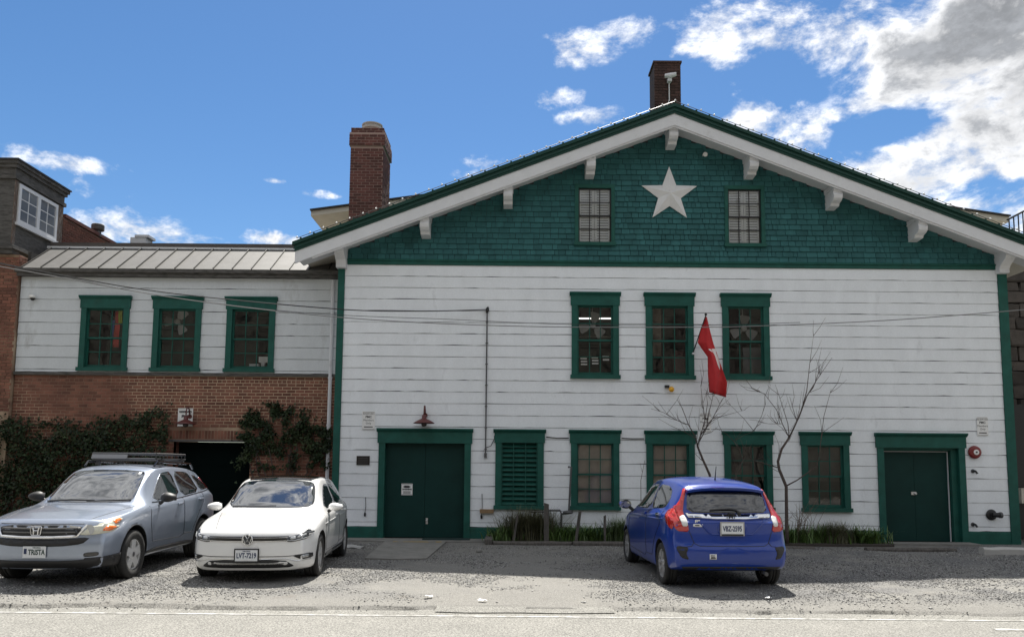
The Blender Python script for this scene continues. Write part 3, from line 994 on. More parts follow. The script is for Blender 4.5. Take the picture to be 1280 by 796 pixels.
    for a, b in GABLE:
        w = MB()
        z0, z1 = 6.89, 8.385
        w.box(a, a + .085, -.05, .10, z0 + .081, z1); w.box(b - .085, b, -.05, .10, z0 + .081, z1); w.box(a + .085, b - .085, -.05, .10, z1 - .09, z1)
        o = w.build('window', M['green'], B)
        MB().box(a - .02, b + .02, -.085, .10, z0, z0 + .08).build('sill', M['green'], o)
        p, q, u, v = a + .085, b - .085, z0 + .08, z1 - .09
        zm = (u + v) / 2
        for k, (s0, s1, yy) in enumerate(((zm - .02, v, .0), (u, zm + .02, .035))):
            s = MB(); r = .032
            s.box(p, p + r, yy, yy + .03, s0, s1); s.box(q - r, q, yy, yy + .03, s0, s1); s.box(p + r, q - r, yy, yy + .03, s0, s0 + r); s.box(p + r, q - r, yy, yy + .03, s1 - r, s1)
            s.build('sash', M['black'], o)
            mu = MB(); zc = (s0 + s1) / 2
            for t in (1, 2):
                x = p + r + (q - p - 2 * r) * t / 3
                mu.box(x - .009, x + .009, yy + .002, yy + .024, s0 + r, s1 - r)
            mu.box(p + r, q - r, yy + .0035, yy + .0225, zc - .009, zc + .009)
            mu.build('muntin', M['black'], o)
            for i in range(3):
                for zz0, zz1 in ((s0 + r, zc), (zc, s1 - r)):
                    xa = p + r + (q - p - 2 * r) * i / 3; xb = p + r + (q - p - 2 * r) * (i + 1) / 3
                    MB().box(xa + .002, xb - .002, yy + .0115, yy + .0155, zz0 + .002, zz1 - .002).build('pane', M['glass'], o)
        shutter_panel(o, p + .005, q - .005, u + .005, v - .005, .068)
    double_door(B, *D1, 2.53, 0.0, .10, 'dark green double door with a small white notice')
    double_door(B, *D2, 2.52, 0.0, .16, 'dark green double door beside the red alarm bell', True)
    # shell
    sh = MB()
    sh.box(XL + .02, XL + .14, .14, 13, 0, 6.7); sh.box(XR - .14, XR - .02, .14, 13, 0, 6.7); sh.box(XL + .14, XR - .14, 12.8, 13, 0, 9)
    sh.build('side_wall', M['board'], B)
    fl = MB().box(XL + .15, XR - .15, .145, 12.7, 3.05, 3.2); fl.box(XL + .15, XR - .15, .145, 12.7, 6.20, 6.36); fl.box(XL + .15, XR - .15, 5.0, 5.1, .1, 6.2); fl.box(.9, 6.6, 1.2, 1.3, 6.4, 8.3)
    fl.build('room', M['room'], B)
    # roof
    roof = slope_strip(MB(), 0, .08, -.66, 13.4).build('roof', M['roof'], B)
    slope_strip(MB(), .081, .235, -.62, 13.3, EL + .05, ER - .05).build('roof_edge', M['roof'], roof)
    slope_strip(MB(), .135, .175, -.64, -.6201, EL + .03, ER - .03).build('roof_moulding', M['roof'], roof)
    # ribs of the metal sheets show along the verge
    rb = MB()
    for sgn, xe in ((-1, EL), (1, ER)):
        n = int(abs(xe - APX) / .30)
        for i in range(n):
            x = APX + sgn * (.2 + i * .30)
            zz = rake(x)
            rb.box(x - .02, x + .02, -.655, 13.3, zz - .02, zz + .028)
    rb.build('roof_ribs', M['roof'], roof)
    bg = MB()
    slope_strip(bg, .236, .51, -.60, -.555, EL + .06, ER - .06)
    slope_strip(bg, .48, .55, -.575, -.53, EL + .45, ER - .45)
    bg.build('barge_board', M['trim'], roof)
    slope_strip(MB(), .40, .425, -.55, .011, EL + .1, ER - .1).build('verge_soffit', M['trim'], roof)
    for es_poly in ([(EL + .07, rake(EL + .07) - .237), (-4.0, rake(-4.0) - .237), (-4.0, rake(-4) - .26), (EL + .07, rake(EL + .07) - .26)],
                    [(11.5, rake(11.5) - .237), (ER - .07, rake(ER - .07) - .237), (ER - .07, rake(ER - .07) - .26), (11.5, rake(11.5) - .26)]):
        MB().prism(es_poly, 'y', -.5, 13).build('eave_soffit', M['soffit'], roof)
    # brackets
    prof = [(.0, 0), (-.52, 0), (-.52, -.10), (-.495, -.115), (-.50, -.15), (-.52, -.20), (-.50, -.27), (-.44, -.32), (-.33, -.345), (-.30, -.40), (0, -.42)]
    for x in (3.735, 1.80, -.13, -2.06, 5.60, 7.53, 9.47):
        zt = rake(x) - .455
        b = MB().prism([(p, zt + q) for p, q in prof], 'x', x - .105, x + .105)
        o = b.build('bracket', M['trim'], B)
        MB().box(x - .125, x + .125, -.545, 0, zt - .045, zt + .06).build('bracket_cap', M['trim'], o)
    prof = [(.0, 0), (-.50, 0), (-.50, -.12), (-.47, -.14), (-.47, -.2), (-.43, -.27), (-.34, -.33), (-.24, -.40), (-.20, -.47), (-.2, -.56), (0, -.56)]
    for x in (-4.03, 11.50):
        zt = rake(x) - .30
        b = MB().prism([(p, zt + q) for p, q in prof], 'x', x - .115, x + .115)
        o = b.build('corner_bracket', M['trim'], B)
        MB().box(x - .14, x + .14, -.53, 0, zt - .06, zt + .04).build('bracket_cap', M['trim'], o)
    # chimneys
    x0, x1 = P(437, 230, 2.0).x, P(478, 230, 2.0).x
    zt = P(458, 160, 2.0).z
    c = chimney(B, x0, x1, 2.0, 3.15, 7.0, zt, M['brick_dark'], M['mortar_dark'], 1, True, 21)
    c['label'] = 'tall red brick chimney with a white round cap'
    xc = (x0 + x1) / 2
    f = MB().lathe([(.27, 0), (.27, .10), (.25, .11), (.25, .17), (.29, .18), (.29, .23), (.26, .24), (.26, .28), (.285, .29), (.285, .32), (.25, .335), (.02, .34)], (xc + .02, 2.57, zt), 'z', 20)
    f.build('chimney_cap', mat('dull_metal_cap', (.36, .35, .33), .6), c)
    x0, x1 = P(818, 110, 1.6).x, P(851, 110, 1.6).x
    zt = P(834, 79, 1.6).z
    c = chimney(B, x0, x1, 1.6, 2.3, 9.4, zt, M['brick_soot'], mat('soot_mortar', (.045, .03, .026), .95), 0, False, 31)
    c['label'] = 'dark sooty brick chimney behind the peak of the roof'
    MB().box(x0 - .03, x1 + .03, 1.57, 2.33, zt, zt + .05).build('chimney_cap', M['brick_soot'], c)
    return B


MAIN = main_building()


# ------------------------------------------------------------------ the low wing on the left
WY = .8
WING_WIN = [(-10.62, -9.345), (-8.845, -7.575), (-7.05, -5.765)]


def wing():
    B = thing('wing_building', 'low wing with white boards over red brick and a seamed metal roof', 'building', (-8.2, WY, 0))
    x0, x1 = -12.12, -4.16
    ops = [opening(a, b, 3.90, 5.755) for a, b in WING_WIN]
    wl = sheath(B, 'upper_wall', x0, x1, 3.86, 6.30, WY, ops, M['gap'])
    siding(wl, x0 + .01, x1 - .02, 6.24, 3.87, .288, WY, ops, M['board_old'], M['gap'], 3)
    MB().box(x0, x1, WY - .07, WY, 3.80, 3.865).build('water_table', M['weather'], B)
    for a, b in WING_WIN:
        window(B, a, b, 3.90, 5.755, WY)
    # garage opening
    gx0, gx1, gz = P(217, 560, WY).x, P(313, 560, WY).x, P(265, 552, WY).z
    gop = [(gx0, gx1, -.1, gz)]
    bw = sheath(B, 'brick_wall', x0, x1, 0, 3.80, WY, gop, M['mortar'])
    lz = gz + .02
    lop = gop + [(gx0 - .12, gx1 + .02, gz, gz + .30)]
    brick_face(bw, x0, x1, .0, 3.79, WY, lop, M['brick'], single=lambda x, z: z > 2.98, seed=4)
    sold = brick_mesh(.063, .2, .012, M['brick'])
    x = gx0 - .08
    while x < gx1 - .02:
        obj('lintel_brick', sold, bw, (x, WY + .006, gz + .17))
        x += .0775
    MB().box(gx0 - .12, gx1 + .02, WY - .03, WY + .1, gz, gz + .045).build('lintel', M['iron'], B)
    d = MB().box(gx0, gx1, WY + .30, WY + .34, 0, gz)
    for i in range(1, 4):
        z = gz * i / 4
        d.box(gx0, gx1, WY + .285, WY + .30, z - .02, z + .02)
    d.build('garage_door', mat('dark_opening_tone', (.002, .006, .006), .8, spec=.05), B)  # near-black colour puts the dark of the opening into the door
    rv = MB().box(gx0 - .02, gx0, WY + .001, WY + .35, 0, gz); rv.box(gx1, gx1 + .02, WY + .001, WY + .35, 0, gz)
    rv.build('garage_jamb', M['brick'], B)
    # eave board + mansard of standing seam metal
    e = MB().box(x0 - .03, x1 + .03, WY - .16, WY, 6.22, 6.30)
    e.prism([(WY - .20, 6.30), (WY - .22, 6.32), (WY - .22, 6.40), (WY - .10, 6.42), (WY, 6.42), (WY, 6.30)], 'x', x0 - .05, x1 + .05)
    e.build('gutter', M['weather'], B)
    ya, za, yb, zb = WY - .20, 6.405, WY + .95, 7.22
    base = MB().add([(x0, ya + .02, za - .02), (x1 + .6, ya + .02, za - .02), (x1 + .6, yb + .02, zb - .02), (x0, yb + .02, zb - .02), (x0, yb + .02, za - .02), (x1 + .6, yb + .02, za - .02)],
                    [(0, 1, 2, 3), (0, 3, 4), (1, 5, 2), (0, 4, 5, 1), (3, 2, 5, 4)])
    roof = base.build('metal_roof', M['seam'], B)
    n = 17
    w = (x1 + .1 - (x0 + .12)) / n
    pm = MB().prism([(ya - .005, za), (yb, zb), (yb + .012, zb - .015), (ya + .01, za - .015)], 'x', .004, w - .004).mesh('roof_panel', M['metal_roof'])
    sm = MB().prism([(ya - .005, za), (yb, zb), (yb - .02, zb + .028), (ya - .025, za + .028)], 'x', -.009, .009).mesh('roof_seam', M['seam'])
    for i in range(n):
        obj('roof_panel', pm, roof, (x0 + .12 + i * w, 0, 0))
        obj('roof_seam', sm, roof, (x0 + .12 + i * w, 0, 0))
    cp = MB().box(x0, x1 + .6, yb - .03, yb + .35, zb + .001, zb + .05)
    cp.build('roof_flashing', M['trim'], B)
    c2 = MB().box(x0, x1 + .6, yb + .10, yb + .6, zb + .051, zb + .19)
    c2.build('coping', mat('dark_brown_coping', (.05, .042, .038), .7), B)
    MB().box(x0, x1 + .04, yb + .4, 12, 6.9, 7.25).build('flat_roof', M['dark'], B)
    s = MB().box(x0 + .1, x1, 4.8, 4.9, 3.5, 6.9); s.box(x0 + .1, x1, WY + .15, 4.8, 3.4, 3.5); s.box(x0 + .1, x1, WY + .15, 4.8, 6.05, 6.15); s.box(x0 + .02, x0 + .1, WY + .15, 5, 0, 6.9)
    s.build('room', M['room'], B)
    dp = MB().tube([(-4.42, WY - .06, 6.2), (-4.42, WY - .06, 3.6), (-4.42, WY - .06, .05)], .045, 8)
    for z in (1.1, 2.6, 3.75, 5.2):
        dp.lathe([(.055, 0), (.055, .05)], (-4.42, WY - .06, z), 'z', 8)
    dp.build('downpipe', M['trim'], B)
    v = P(178, 300, 4.0)
    vt = thing('roof_vent', 'small grey vent box standing on the flat roof of the low wing', 'roof vent', (v.x, 4.0, 7.2))
    MB().box(v.x - .25, v.x + .2, 3.8, 4.2, 7.2, v.z + .02).build('vent_body', M['trim'], vt); MB().box(v.x - .12, v.x + .28, 3.78, 4.22, v.z + .021, v.z + .09).build('vent_hood', M['trim'], vt)
    return B


wing()


# ------------------------------------------------------------------ the tall brick house at the far left
def left_house():
    X = -12.13
    F = WY - .12
    B = thing('brick_house', 'red brick house with a weathered grey upper bay and white window', 'house', (-14, F, 0))
    zb = 6.75
    XB = -12.40                                  # side wall of the bay
    def side(px, py):
        q = P(px, py, 0)
        return P(px, py, XB / (q.x / 17.8) - 17.8)
    core = MB().box(-17.5, X - .012, F + .012, 12, 0, zb).build('brick_wall', M['mortar'], B)
    brick_face(core, -12.9, X, 2.9, zb, F + .002, [], M['brick'], single=lambda x, z: z > 3.0, seed=8)
    brick_face(core, F, 2.9, 6.2, zb, X, [], M['brick'], axis='y', seed=9, single=lambda x, z: True)
    yf, Y2 = side(17, 250).y, side(77, 285).y
    z1w = side(21.4, 228.3).z
    z0w = side(20.7, 278.4).z
    zt_ = side(16, 197).z
    MB().box(-17.4, XB, yf, Y2, 7.0, zt_ - .1).build('upper_bay', M['weather'], B)
    def ring(z0, z1, d, m, nm):
        MB().box(-17.4 - d, XB + d, yf - d, Y2 + d, z0, z1).build(nm, m, B)
    ring(zb, 6.86, .16, M['weather'], 'cornice'); ring(6.861, 6.93, .22, M['weather'], 'cornice'); ring(6.931, 7.0, .12, M['weather'], 'cornice')
    h = zt_ - z1w
    ring(z1w + .06, z1w + h * .28, .06, M['weather'], 'frieze'); ring(z1w + h * .281, z1w + h * .62, .02, M['weather'], 'frieze'); ring(z1w + h * .621, z1w + h * .78, .07, M['weather'], 'frieze')
    ring(z1w + h * .781, z1w + h * .93, .11, M['weather'], 'cornice')
    ring(z1w + h * .931, zt_, .14, M['black'], 'roof')
    y0, y1, z0, z1 = side(21.4, 250).y, side(69.5, 280).y, z0w, z1w
    MB().box(XB, XB + .02, yf, y0 - .01, 7.05, z1w + .05).build('corner_stile', M['weather_brown'], B)
    MB().box(XB, XB + .02, y1 + .01, Y2, 7.05, z1w + .05).build('corner_stile', M['weather_brown'], B)
    # white casement pair on the side facing +X
    Xw = XB + .04
    w = MB()
    r = .09
    w.box(Xw - .04, Xw + .01, y0, y0 + r, z0, z1); w.box(Xw - .04, Xw + .01, y1 - r, y1, z0, z1); w.box(Xw - .04, Xw + .01, y0 + r, y1 - r, z0, z0 + r); w.box(Xw - .04, Xw + .01, y0 + r, y1 - r, z1 - r, z1)
    ym = (y0 + y1) / 2
    w.box(Xw - .04, Xw + .01, ym - .06, ym + .06, z0 + r, z1 - r)
    o = w.build('window', M['trim'], B)
    o['label'] = 'pair of white casements in the weathered bay'
    MB().box(Xw - .03, Xw + .04, y0 - .05, y1 + .05, z0 - .07, z0).build('sill', M['trim'], o)
    for p, q in ((y0 + r, ym - .06), (ym + .06, y1 - r)):
        mu = MB()
        mu.box(Xw - .03, Xw - .012, (p + q) / 2 - .012, (p + q) / 2 + .012, z0 + r, z1 - r)
        for t in (1, 2):
            z = z0 + r + (z1 - z0 - 2 * r) * t / 3
            mu.box(Xw - .028, Xw - .014, p, q, z - .011, z + .011)
        mu.build('muntin', M['trim'], o)
        for i in range(2):
            for t in range(3):
                za, zc = z0 + r + (z1 - z0 - 2 * r) * t / 3, z0 + r + (z1 - z0 - 2 * r) * (t + 1) / 3
                ya, yb = (p, (p + q) / 2) if i == 0 else ((p + q) / 2, q)
                MB().box(Xw - .024, Xw - .020, ya + .002, yb - .002, za + .002, zc - .002).build('pane', mat('old_house_pane', (.16, .19, .24), .06, spec=1.0, ior=1.9), o)
    # parapet wall going back
    zt = side(77, 270).z
    pw = MB().box(-17.4, XB - .012, Y2 + .06, 9, zb, zt).build('parapet_wall', M['mortar_dark'], B)
    brick_face(pw, Y2 + .06, 6.0, 6.9, zt, XB, [], M['brick'], axis='y', seed=12, single=lambda x, z: True)
    MB().box(-17.4, XB + .06, Y2 + .06, 9, zt + .001, zt + .09).build('coping', mat('rust_coping', (.13, .05, .04), .8, var=.2), B)
    v = P(122, 300, 4.2)
    vz = P(122, 286, 4.2).z
    vt = thing('vent_pipe', 'small metal vent pipe with a round cap above the brick parapet', 'vent pipe', (-12.4, 4.6, zt))
    c = P(122, 290, 4.6)
    MB().lathe([(.10, 0), (.10, .25)], (c.x, 4.6, zt + .0), 'z', 12).build('pipe', M['iron'], vt)
    MB().lathe([(.17, 0), (.18, .02), (.18, .16), (.16, .18)], (c.x, 4.6, zt + .18), 'z', 12).build('cap', M['weather'], vt)


left_house()


# ------------------------------------------------------------------ what stands behind
def behind():
    Y = 14.2
    a, b = P(388, 262, Y), P(1262, 269, Y)
    cx = (a.x + b.x) / 2
    B = thing('rear_house', 'pale flat-eaved house whose beige soffits show behind the green roof', 'house', (cx, Y, 0))
    zr = a.z + .145 * (cx - a.x)
    s = MB()
    s.prism([(a.x, a.z), (cx, zr), (b.x, a.z), (b.x, a.z - .06), (cx, zr - .06), (a.x, a.z - .06)], 'y', Y - .1, Y + 14)
    s.build('roof', M['black'], B)
    s = MB()
    s.prism([(a.x + .03, a.z - .061), (cx, zr - .061), (b.x - .03, a.z - .061), (b.x - .03, a.z - .28), (cx, zr - .28), (a.x + .03, a.z - .28)], 'y', Y, Y + 13.9)
    s.build('soffit', M['soffit'], B)
    MB().box(a.x + 1.3, b.x - 1.3, Y + 1.3, Y + 13, 0, a.z - .1).build('wall', M['soffit'], B)
    # stone retaining wall to the right of the building
    W = thing('stone_wall', 'dark rubble stone wall in shadow beyond the right corner', 'stone wall', (13.5, 2.6, 0))
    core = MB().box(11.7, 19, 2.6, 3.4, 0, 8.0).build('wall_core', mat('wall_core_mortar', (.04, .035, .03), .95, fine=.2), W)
    g = random.Random(3)
    meshes = []
    for k in range(14):
        bm = bmesh.new(); bmesh.ops.create_cube(bm, size=1)
        bmesh.ops.bevel(bm, geom=bm.edges[:], offset=.07, segments=1, affect='EDGES')
        for v in bm.verts:
            v.co += Vector((g.uniform(-.06, .06), g.uniform(-.06, .06), g.uniform(-.06, .06)))
        me = bpy.data.meshes.new('stone'); bm.to_mesh(me); bm.free(); me.materials.append(M['stone']); meshes.append(me)
    z = 0.0
    while z < 7.8:
        h = g.uniform(.22, .46)
        x = 11.75 + g.uniform(0, .2)
        while x < 15.6:
            w = g.uniform(.3, .75)
            o = obj('stone', g.choice(meshes), core, (x + w / 2, 2.6 - g.uniform(.0, .06), z + h / 2))
            o.scale = (w * .96, .3, h * .95)
            x += w
        z += h
    RL = thing('iron_railing', 'black iron railing on top of the wall at the right edge', 'railing', (13.5, 2.9, 8.3))
    ra, rb_ = P(1259, 275, 2.9), P(1330, 238, 2.9)
    sl = (rb_.z - ra.z) / (rb_.x - ra.x)
    rl = MB().tube([tuple(ra), tuple(rb_)], .03, 6)
    rl.build('top_rail', M['black'], RL)
    MB().tube([(ra.x, 2.9, ra.z - .62), (rb_.x, 2.9, rb_.z - .62)], .02, 6).build('bottom_rail', M['black'], RL)
    bm_ = MB().box(-.012, .012, -.012, .012, 0, .68).mesh('baluster', M['black'])
    for i in range(10):
        obj('baluster', bm_, RL, (ra.x + .05 + i * .13, 2.9, ra.z + sl * (.05 + i * .13) - .67))
    GT = thing('dark_gate', 'black boarded gate closing the gap right of the building', 'gate', (13, 1.0, 0))
    for i in range(12):
        MB().box(11.75 + i * .28, 12.02 + i * .28, 1.0, 1.04, .05, 3.3).build('gate_board', M['black'], GT)
    bx = P(1277, 618, .9)
    MB().box(bx.x - .08, bx.x + .3, .78, .95, bx.z - .2, bx.z + .16).build('meter_box', M['soffit'], None, label='pale grey meter box low at the right edge of the gap', cat='meter box')
    # wooded slope across the road, behind the photographer: it is what the window panes mirror
    xs = np.arange(-110, 111, 4.0); ys = np.arange(-110, -27, 4.0)
    V = [(x, y, max(-.1, (-31 - y) * .60 + 1.6 * mnoise.noise((x * .08, y * .08, 2)))) for y in ys for x in xs]
    n = len(xs)
    obj('hillside', npmesh('hillside', V, [(j * n + i, j * n + i + 1, (j + 1) * n + i + 1, (j + 1) * n + i) for j in range(len(ys) - 1) for i in range(n - 1)],
        mat('wooded_slope', (.06, .058, .046), .95, var=.4, vscale=.5, fine=.3, fscale=3)), kind='structure')
    g = np.random.default_rng(5)
    wd = MB()
    for k in range(90):
        x, y = g.uniform(-60, 70), g.uniform(-58, -30)
        z = max(0, (-31 - y) * .60) - .5
        h = g.uniform(7, 13)
        wd.tube([(x, y, z), (x + g.uniform(-.5, .5), y, z + h * .5), (x + g.uniform(-1, 1), y, z + h)], [.22, .14, .03], 5)
        for q in range(16):
            t = g.uniform(.3, .95); a = g.uniform(0, 6.28); L = (1.1 - t) * h * .42
            e = (x + math.cos(a) * L, y + math.sin(a) * L, z + h * t + L * .6)
            wd.tube([(x, y, z + h * t), e], [.06, .012], 4)
            for u in range(4):
                f = g.uniform(.4, 1); s0 = (x + (e[0] - x) * f, y + (e[1] - y) * f, z + h * t + L * .6 * f)
                wd.tube([s0, (s0[0] + g.uniform(-.8, .8), s0[1] + g.uniform(-.8, .8), s0[2] + g.uniform(.2, 1.0))], [.025, .008], 3)
    wd.build('bare_woodland', M['bark'], None, fix=False, label='bare trees on the slope across the road', cat='woodland', kind='stuff')


behind()

# ------------------------------------------------------------------ things fixed to the buildings
def star():
    c = P(837, 243, -.06)
    o = []
    ro, ri = .695, .282
    vs = [(c.x, -.17, c.z)]
    for k in range(10):
        a = math.pi / 2 + k * math.pi / 5
        r_ = ro if k % 2 == 0 else ri
        vs.append((c.x + r_ * math.cos(a), -.045, c.z + r_ * math.sin(a)))
    n = len(vs)
    vs += [(x, -.03, z) for x, y, z in vs[1:]]
    fs = [(0, 1 + k, 1 + (k + 1) % 10) for k in range(10)] + [(1 + k, 11 + k, 11 + (k + 1) % 10, 1 + (k + 1) % 10) for k in range(10)] + [tuple(range(20, 10, -1))]
    MB().add(vs, fs).build('star', mat('white_star_paint', (.72, .72, .72), .45, var=.04, dirt=(.6, .58, .55)), None, label='big white faceted five-pointed star on the green gable', cat='star')


star()


def sign(px0, py0, px1, py1, Y, lines, label, tilt=0.0, face=None, name='reserved_sign', bar=True, cat='sign', group=None):
    a, b = P(px0, py0, Y), P(px1, py1, Y)
    w, h = b.x - a.x, a.z - b.z
    cx, cz = (a.x + b.x) / 2, (a.z + b.z) / 2
    T = thing(name, label, cat, (cx, Y, b.z), group)
    p = MB().box(a.x, b.x, Y - .008, Y, b.z, a.z).build('plate', face or M['white'], T)
    fr = MB()
    e = .012
    for q in ((a.x + e, b.x - e, a.z - e - .006, a.z - e), (a.x + e, b.x - e, b.z + e, b.z + e + .006)):
        MB().box(q[0], q[1], Y - .010, Y - .0079, q[2], q[3]).build('border', M['line'], p)
    if bar:
        fr.box(cx - w * .34, cx + w * .34, Y - .010, Y - .0079, b.z + h * .13, b.z + h * .18)
    if bar:
        fr.build('underline', M['line'], p)
    for t, fz, sz, bold in lines:
        wall_text('lettering', t, sz * h, M['line'], cx, Y - .0082, b.z + fz * h, p, bold=bold)
    return T


RES = [('RESERVED', .87, .135, .0), ('PMC', .70, .17, .002), ('Members', .52, .15, .0), ('Only', .35, .15, .0)]
sign(453, 514, 468.5, 537, -.032, RES, 'white reserved parking sign left of the lamp over the double door')
sign(1220.5, 521, 1235.5, 544.5, -.032, RES, 'white reserved parking sign above the red alarm bell')
sign(875, 516, 889, 540, -.032, RES, 'white reserved parking sign behind the bare sapling branches under the flag')
sign(223, 510, 240.5, 533, WY - .02, [('RESERVED', .80, .15, .004), ('PMC', .55, .2, .006), ('ONLY', .28, .17, .004)], 'white sign behind the lamp on the brick wall of the wing', bar=False)
sign(502, 604, 515.5, 618.5, .095, [('WARNING', .50, .17, .003)], 'small white warning notice on the left double door', name='warning_notice', bar=False)
q = P(508.7, 608, .085)
MB().prism([(q.x - .09, q.z), (q.x - .05, q.z + .025), (q.x + .04, q.z + .025), (q.x + .09, q.z), (q.x + .04, q.z - .025), (q.x - .05, q.z - .025)], 'y', .083, .0865).build('camera_symbol', M['line'], bpy.data.objects['warning_notice'].children[0])
for i in range(3):
    MB().box(q.x - .085, q.x + .085, .085, .0869, q.z - .115 - i * .022, q.z - .105 - i * .022).build('text_line', M['line'], bpy.data.objects['warning_notice'].children[0])
a, b = P(446, 569.5, -.03), P(462, 581, -.03)
T = thing('wall_plaque', 'small black plaque on the white boards beside the double door', 'plaque', (a.x, -.03, b.z))
MB().box(a.x, b.x, -.045, -.028, b.z, a.z).build('plate', mat('dark_bronze', (.03, .025, .022), .5, metallic=.4), T)
ln = MB()
for i in range(4):
    ln.box(a.x + .04, b.x - .04, -.047, -.0449, b.z + .035 + i * .04, b.z + .042 + i * .04)
ln.build('raised_lettering', M['iron'], T)


def barn_lamp(px, pytop, pyshade, Y, label):
    t, s = P(px, pytop, Y - .25), P(px, pyshade, Y - .25)
    x, yc = s.x, Y - .25
    T = thing('barn_lamp', label, 'lamp', (x, Y - .03, s.z), None)
    z = s.z
    MB().tube([(x, Y - .03, z + .20), (x, Y - .06, z + .33), (x, Y - .13, z + .41), (x, Y - .21, z + .40), (x, yc, z + .30), (x, yc, z + .18)], .016, 8).build('gooseneck', M['rust'], T, smooth=True)
    MB().lathe([(.055, -.012), (.055, 0)], (x, Y - .025, z + .20), 'y', 12).build('wall_plate', M['rust'], T)
    MB().lathe([(.24, 0), (.238, .012), (.15, .065), (.085, .095), (.05, .115), (.05, .19), (.03, .2), (.03, .185), (.04, .11), (.08, .085), (.15, .05), (.235, .003)], (x, yc, z), 'z', 28, close=True).build('shade', M['rust'], T, smooth=True)
    MB().lathe([(.02, .06), (.05, .02), (.065, -.02), (.05, -.06), (.01, -.075)], (x, yc, z), 'z', 14).build('bulb_globe', mat('dark_lamp_glass', (.05, .04, .04), .15), T, smooth=True)


barn_lamp(530, 506, 529, -.03, 'dull red gooseneck lamp on white boards above the double door')
barn_lamp(232, 508, 530, WY, 'dull red gooseneck lamp on the brick wall over the garage')

# alarm bell, valves and hose connection by the right-hand door
c = P(1217.5, 565, -.03)
T = thing('alarm_bell', 'round red alarm bell with white centre right of the double door', 'alarm bell', (c.x, -.03, c.z))
MB().lathe([(.145, -.01), (.15, -.03), (.14, -.06), (.10, -.075), (.05, -.08), (.01, -.08)], (c.x, -.025, c.z), 'y', 28).build('gong', mat('dark_red_enamel', (.18, .014, .014), .35), T, smooth=True)
MB().lathe([(.062, -.078), (.062, -.088), (.05, -.09)], (c.x + .01, -.025, c.z), 'y', 20).build('disc', M['white'], T)
MB().lathe([(.02, -.089), (.02, -.10)], (c.x + .01, -.025, c.z), 'y', 12).build('stud', M['line'], T)
c = P(1241, 643, -.03)
T = thing('hose_connection', 'dark fire hose connection low on the wall near the right corner', 'valve', (c.x, -.03, c.z))
MB().lathe([(.12, -.005), (.125, -.02), (.10, -.04), (.06, -.05), (.06, -.09)], (c.x - .04, -.025, c.z), 'y', 20).build('flange', M['black'], T)
MB().tube([(c.x - .04, -.11, c.z), (c.x + .03, -.15, c.z), (c.x + .08, -.17, c.z)], [.05, .055, .05], 12).build('outlet', M['black'], T)
MB().lathe([(.068, 0), (.068, .05)], (c.x + .065, -.17, c.z), 'x', 12).build('cap', M['iron'], T)
for px, py, nm, lab in ((1216, 588.5, 'drain_spout', 'little dark drain spout below the alarm bell'), (1216, 655, 'hose_spigot', 'small garden spigot just above the green base board')):
    c = P(px, py, -.03)
    T = thing(nm, lab, 'spigot', (c.x, -.03, c.z))
    MB().lathe([(.045, 0), (.045, -.015), (.025, -.02)], (c.x, -.027, c.z), 'y', 12).build('flange', M['iron'], T)
    MB().tube([(c.x, -.04, c.z), (c.x + .02, -.10, c.z), (c.x + .05, -.12, c.z - .06)], .024, 8).build('spout', M['black'], T)

# conduit and cables on the facade
c0, c1 = P(609, 387, -.05), P(608, 572, -.05)
T = thing('electric_conduit', 'thin dark conduit running down the white boards from the overhead cable', 'conduit', (c0.x, -.05, c1.z))
MB().tube([(c0.x, -.06, c0.z - .05), (c0.x, -.06, c1.z + .1)], .016, 8).build('pipe', M['iron'], T)
MB().tube([(c0.x, -.05, c0.z - .08), (c0.x - .005, -.07, c0.z + .02), (c0.x + .015, -.12, c0.z + .03), (c0.x + .02, -.13, c0.z - .04)], .03, 8).build('weather_head', M['black'], T)
cl = MB()
for z in np.linspace(c1.z + .2, c0.z - .3, 7):
    cl.box(c0.x - .03, c0.x + .03, -.08, -.03, z - .008, z + .008)
cl.build('clip', M['iron'], T)
MB().box(c0.x - .03, c0.x + .03, -.10, -.03, c1.z, c1.z + .11).build('junction', M['iron'], T)
z = P(640, 550, -.05).z
MB().tube([(c0.x + .01, -.055, 2.10), (c0.x + .12, -.055, 2.14), (c0.x + .2, -.05, 2.3), (c0.x + .2, -.05, 2.38)], .008, 5).build('loose_wire', M['black'], T)
MB().tube([(.80, -.04, 2.36), (1.05, -.045, 2.335), (1.32, -.04, 2.34)], .011, 5).build('wall_wire', M['black'], None, label='thin wire between the louvre window and the next window head', cat='wire')
MB().tube([(2.54, -.04, 2.345), (2.8, -.045, 2.335), (3.06, -.04, 2.34)], .011, 5).build('wall_wire', M['black'], None, label='thin wire between the two left glazed ground-floor window heads', cat='wire')
for px, py0, py1, lab in ((457, 621, 645, 'short iron rod with a weight on the boards under the plaque'), (602.5, 617, 648, 'short dangling iron rod left of the louvre window')):
    a, b = P(px, py0, -.05), P(px, py1, -.05)
    T = thing('iron_rod', lab, 'rod', (a.x, -.05, b.z))
    MB().tube([(a.x, -.045, a.z), (a.x + .01, -.05, (a.z + b.z) / 2), (a.x - .005, -.05, b.z + .08)], .008, 6).build('rod', M['iron'], T)
    MB().lathe([(.018, 0), (.024, .02), (.024, .07), (.012, .09)], (a.x - .005, -.05, b.z), 'z', 8).build('weight', M['black'], T)
a, b = P(600, 636, -.04), P(617, 641, -.04)
MB().box(a.x, b.x, -.10, -.03, b.z, a.z).build('wooden_batten', mat('raw_wood', (.26, .17, .09), .8, var=.2), None, label='short raw wood batten nailed left of the louvre window', cat='batten')
c = P(838, 486, -.1)
T = thing('security_light', 'little wall light with an amber lens under the middle upper window', 'light', (c.x, -.03, c.z))
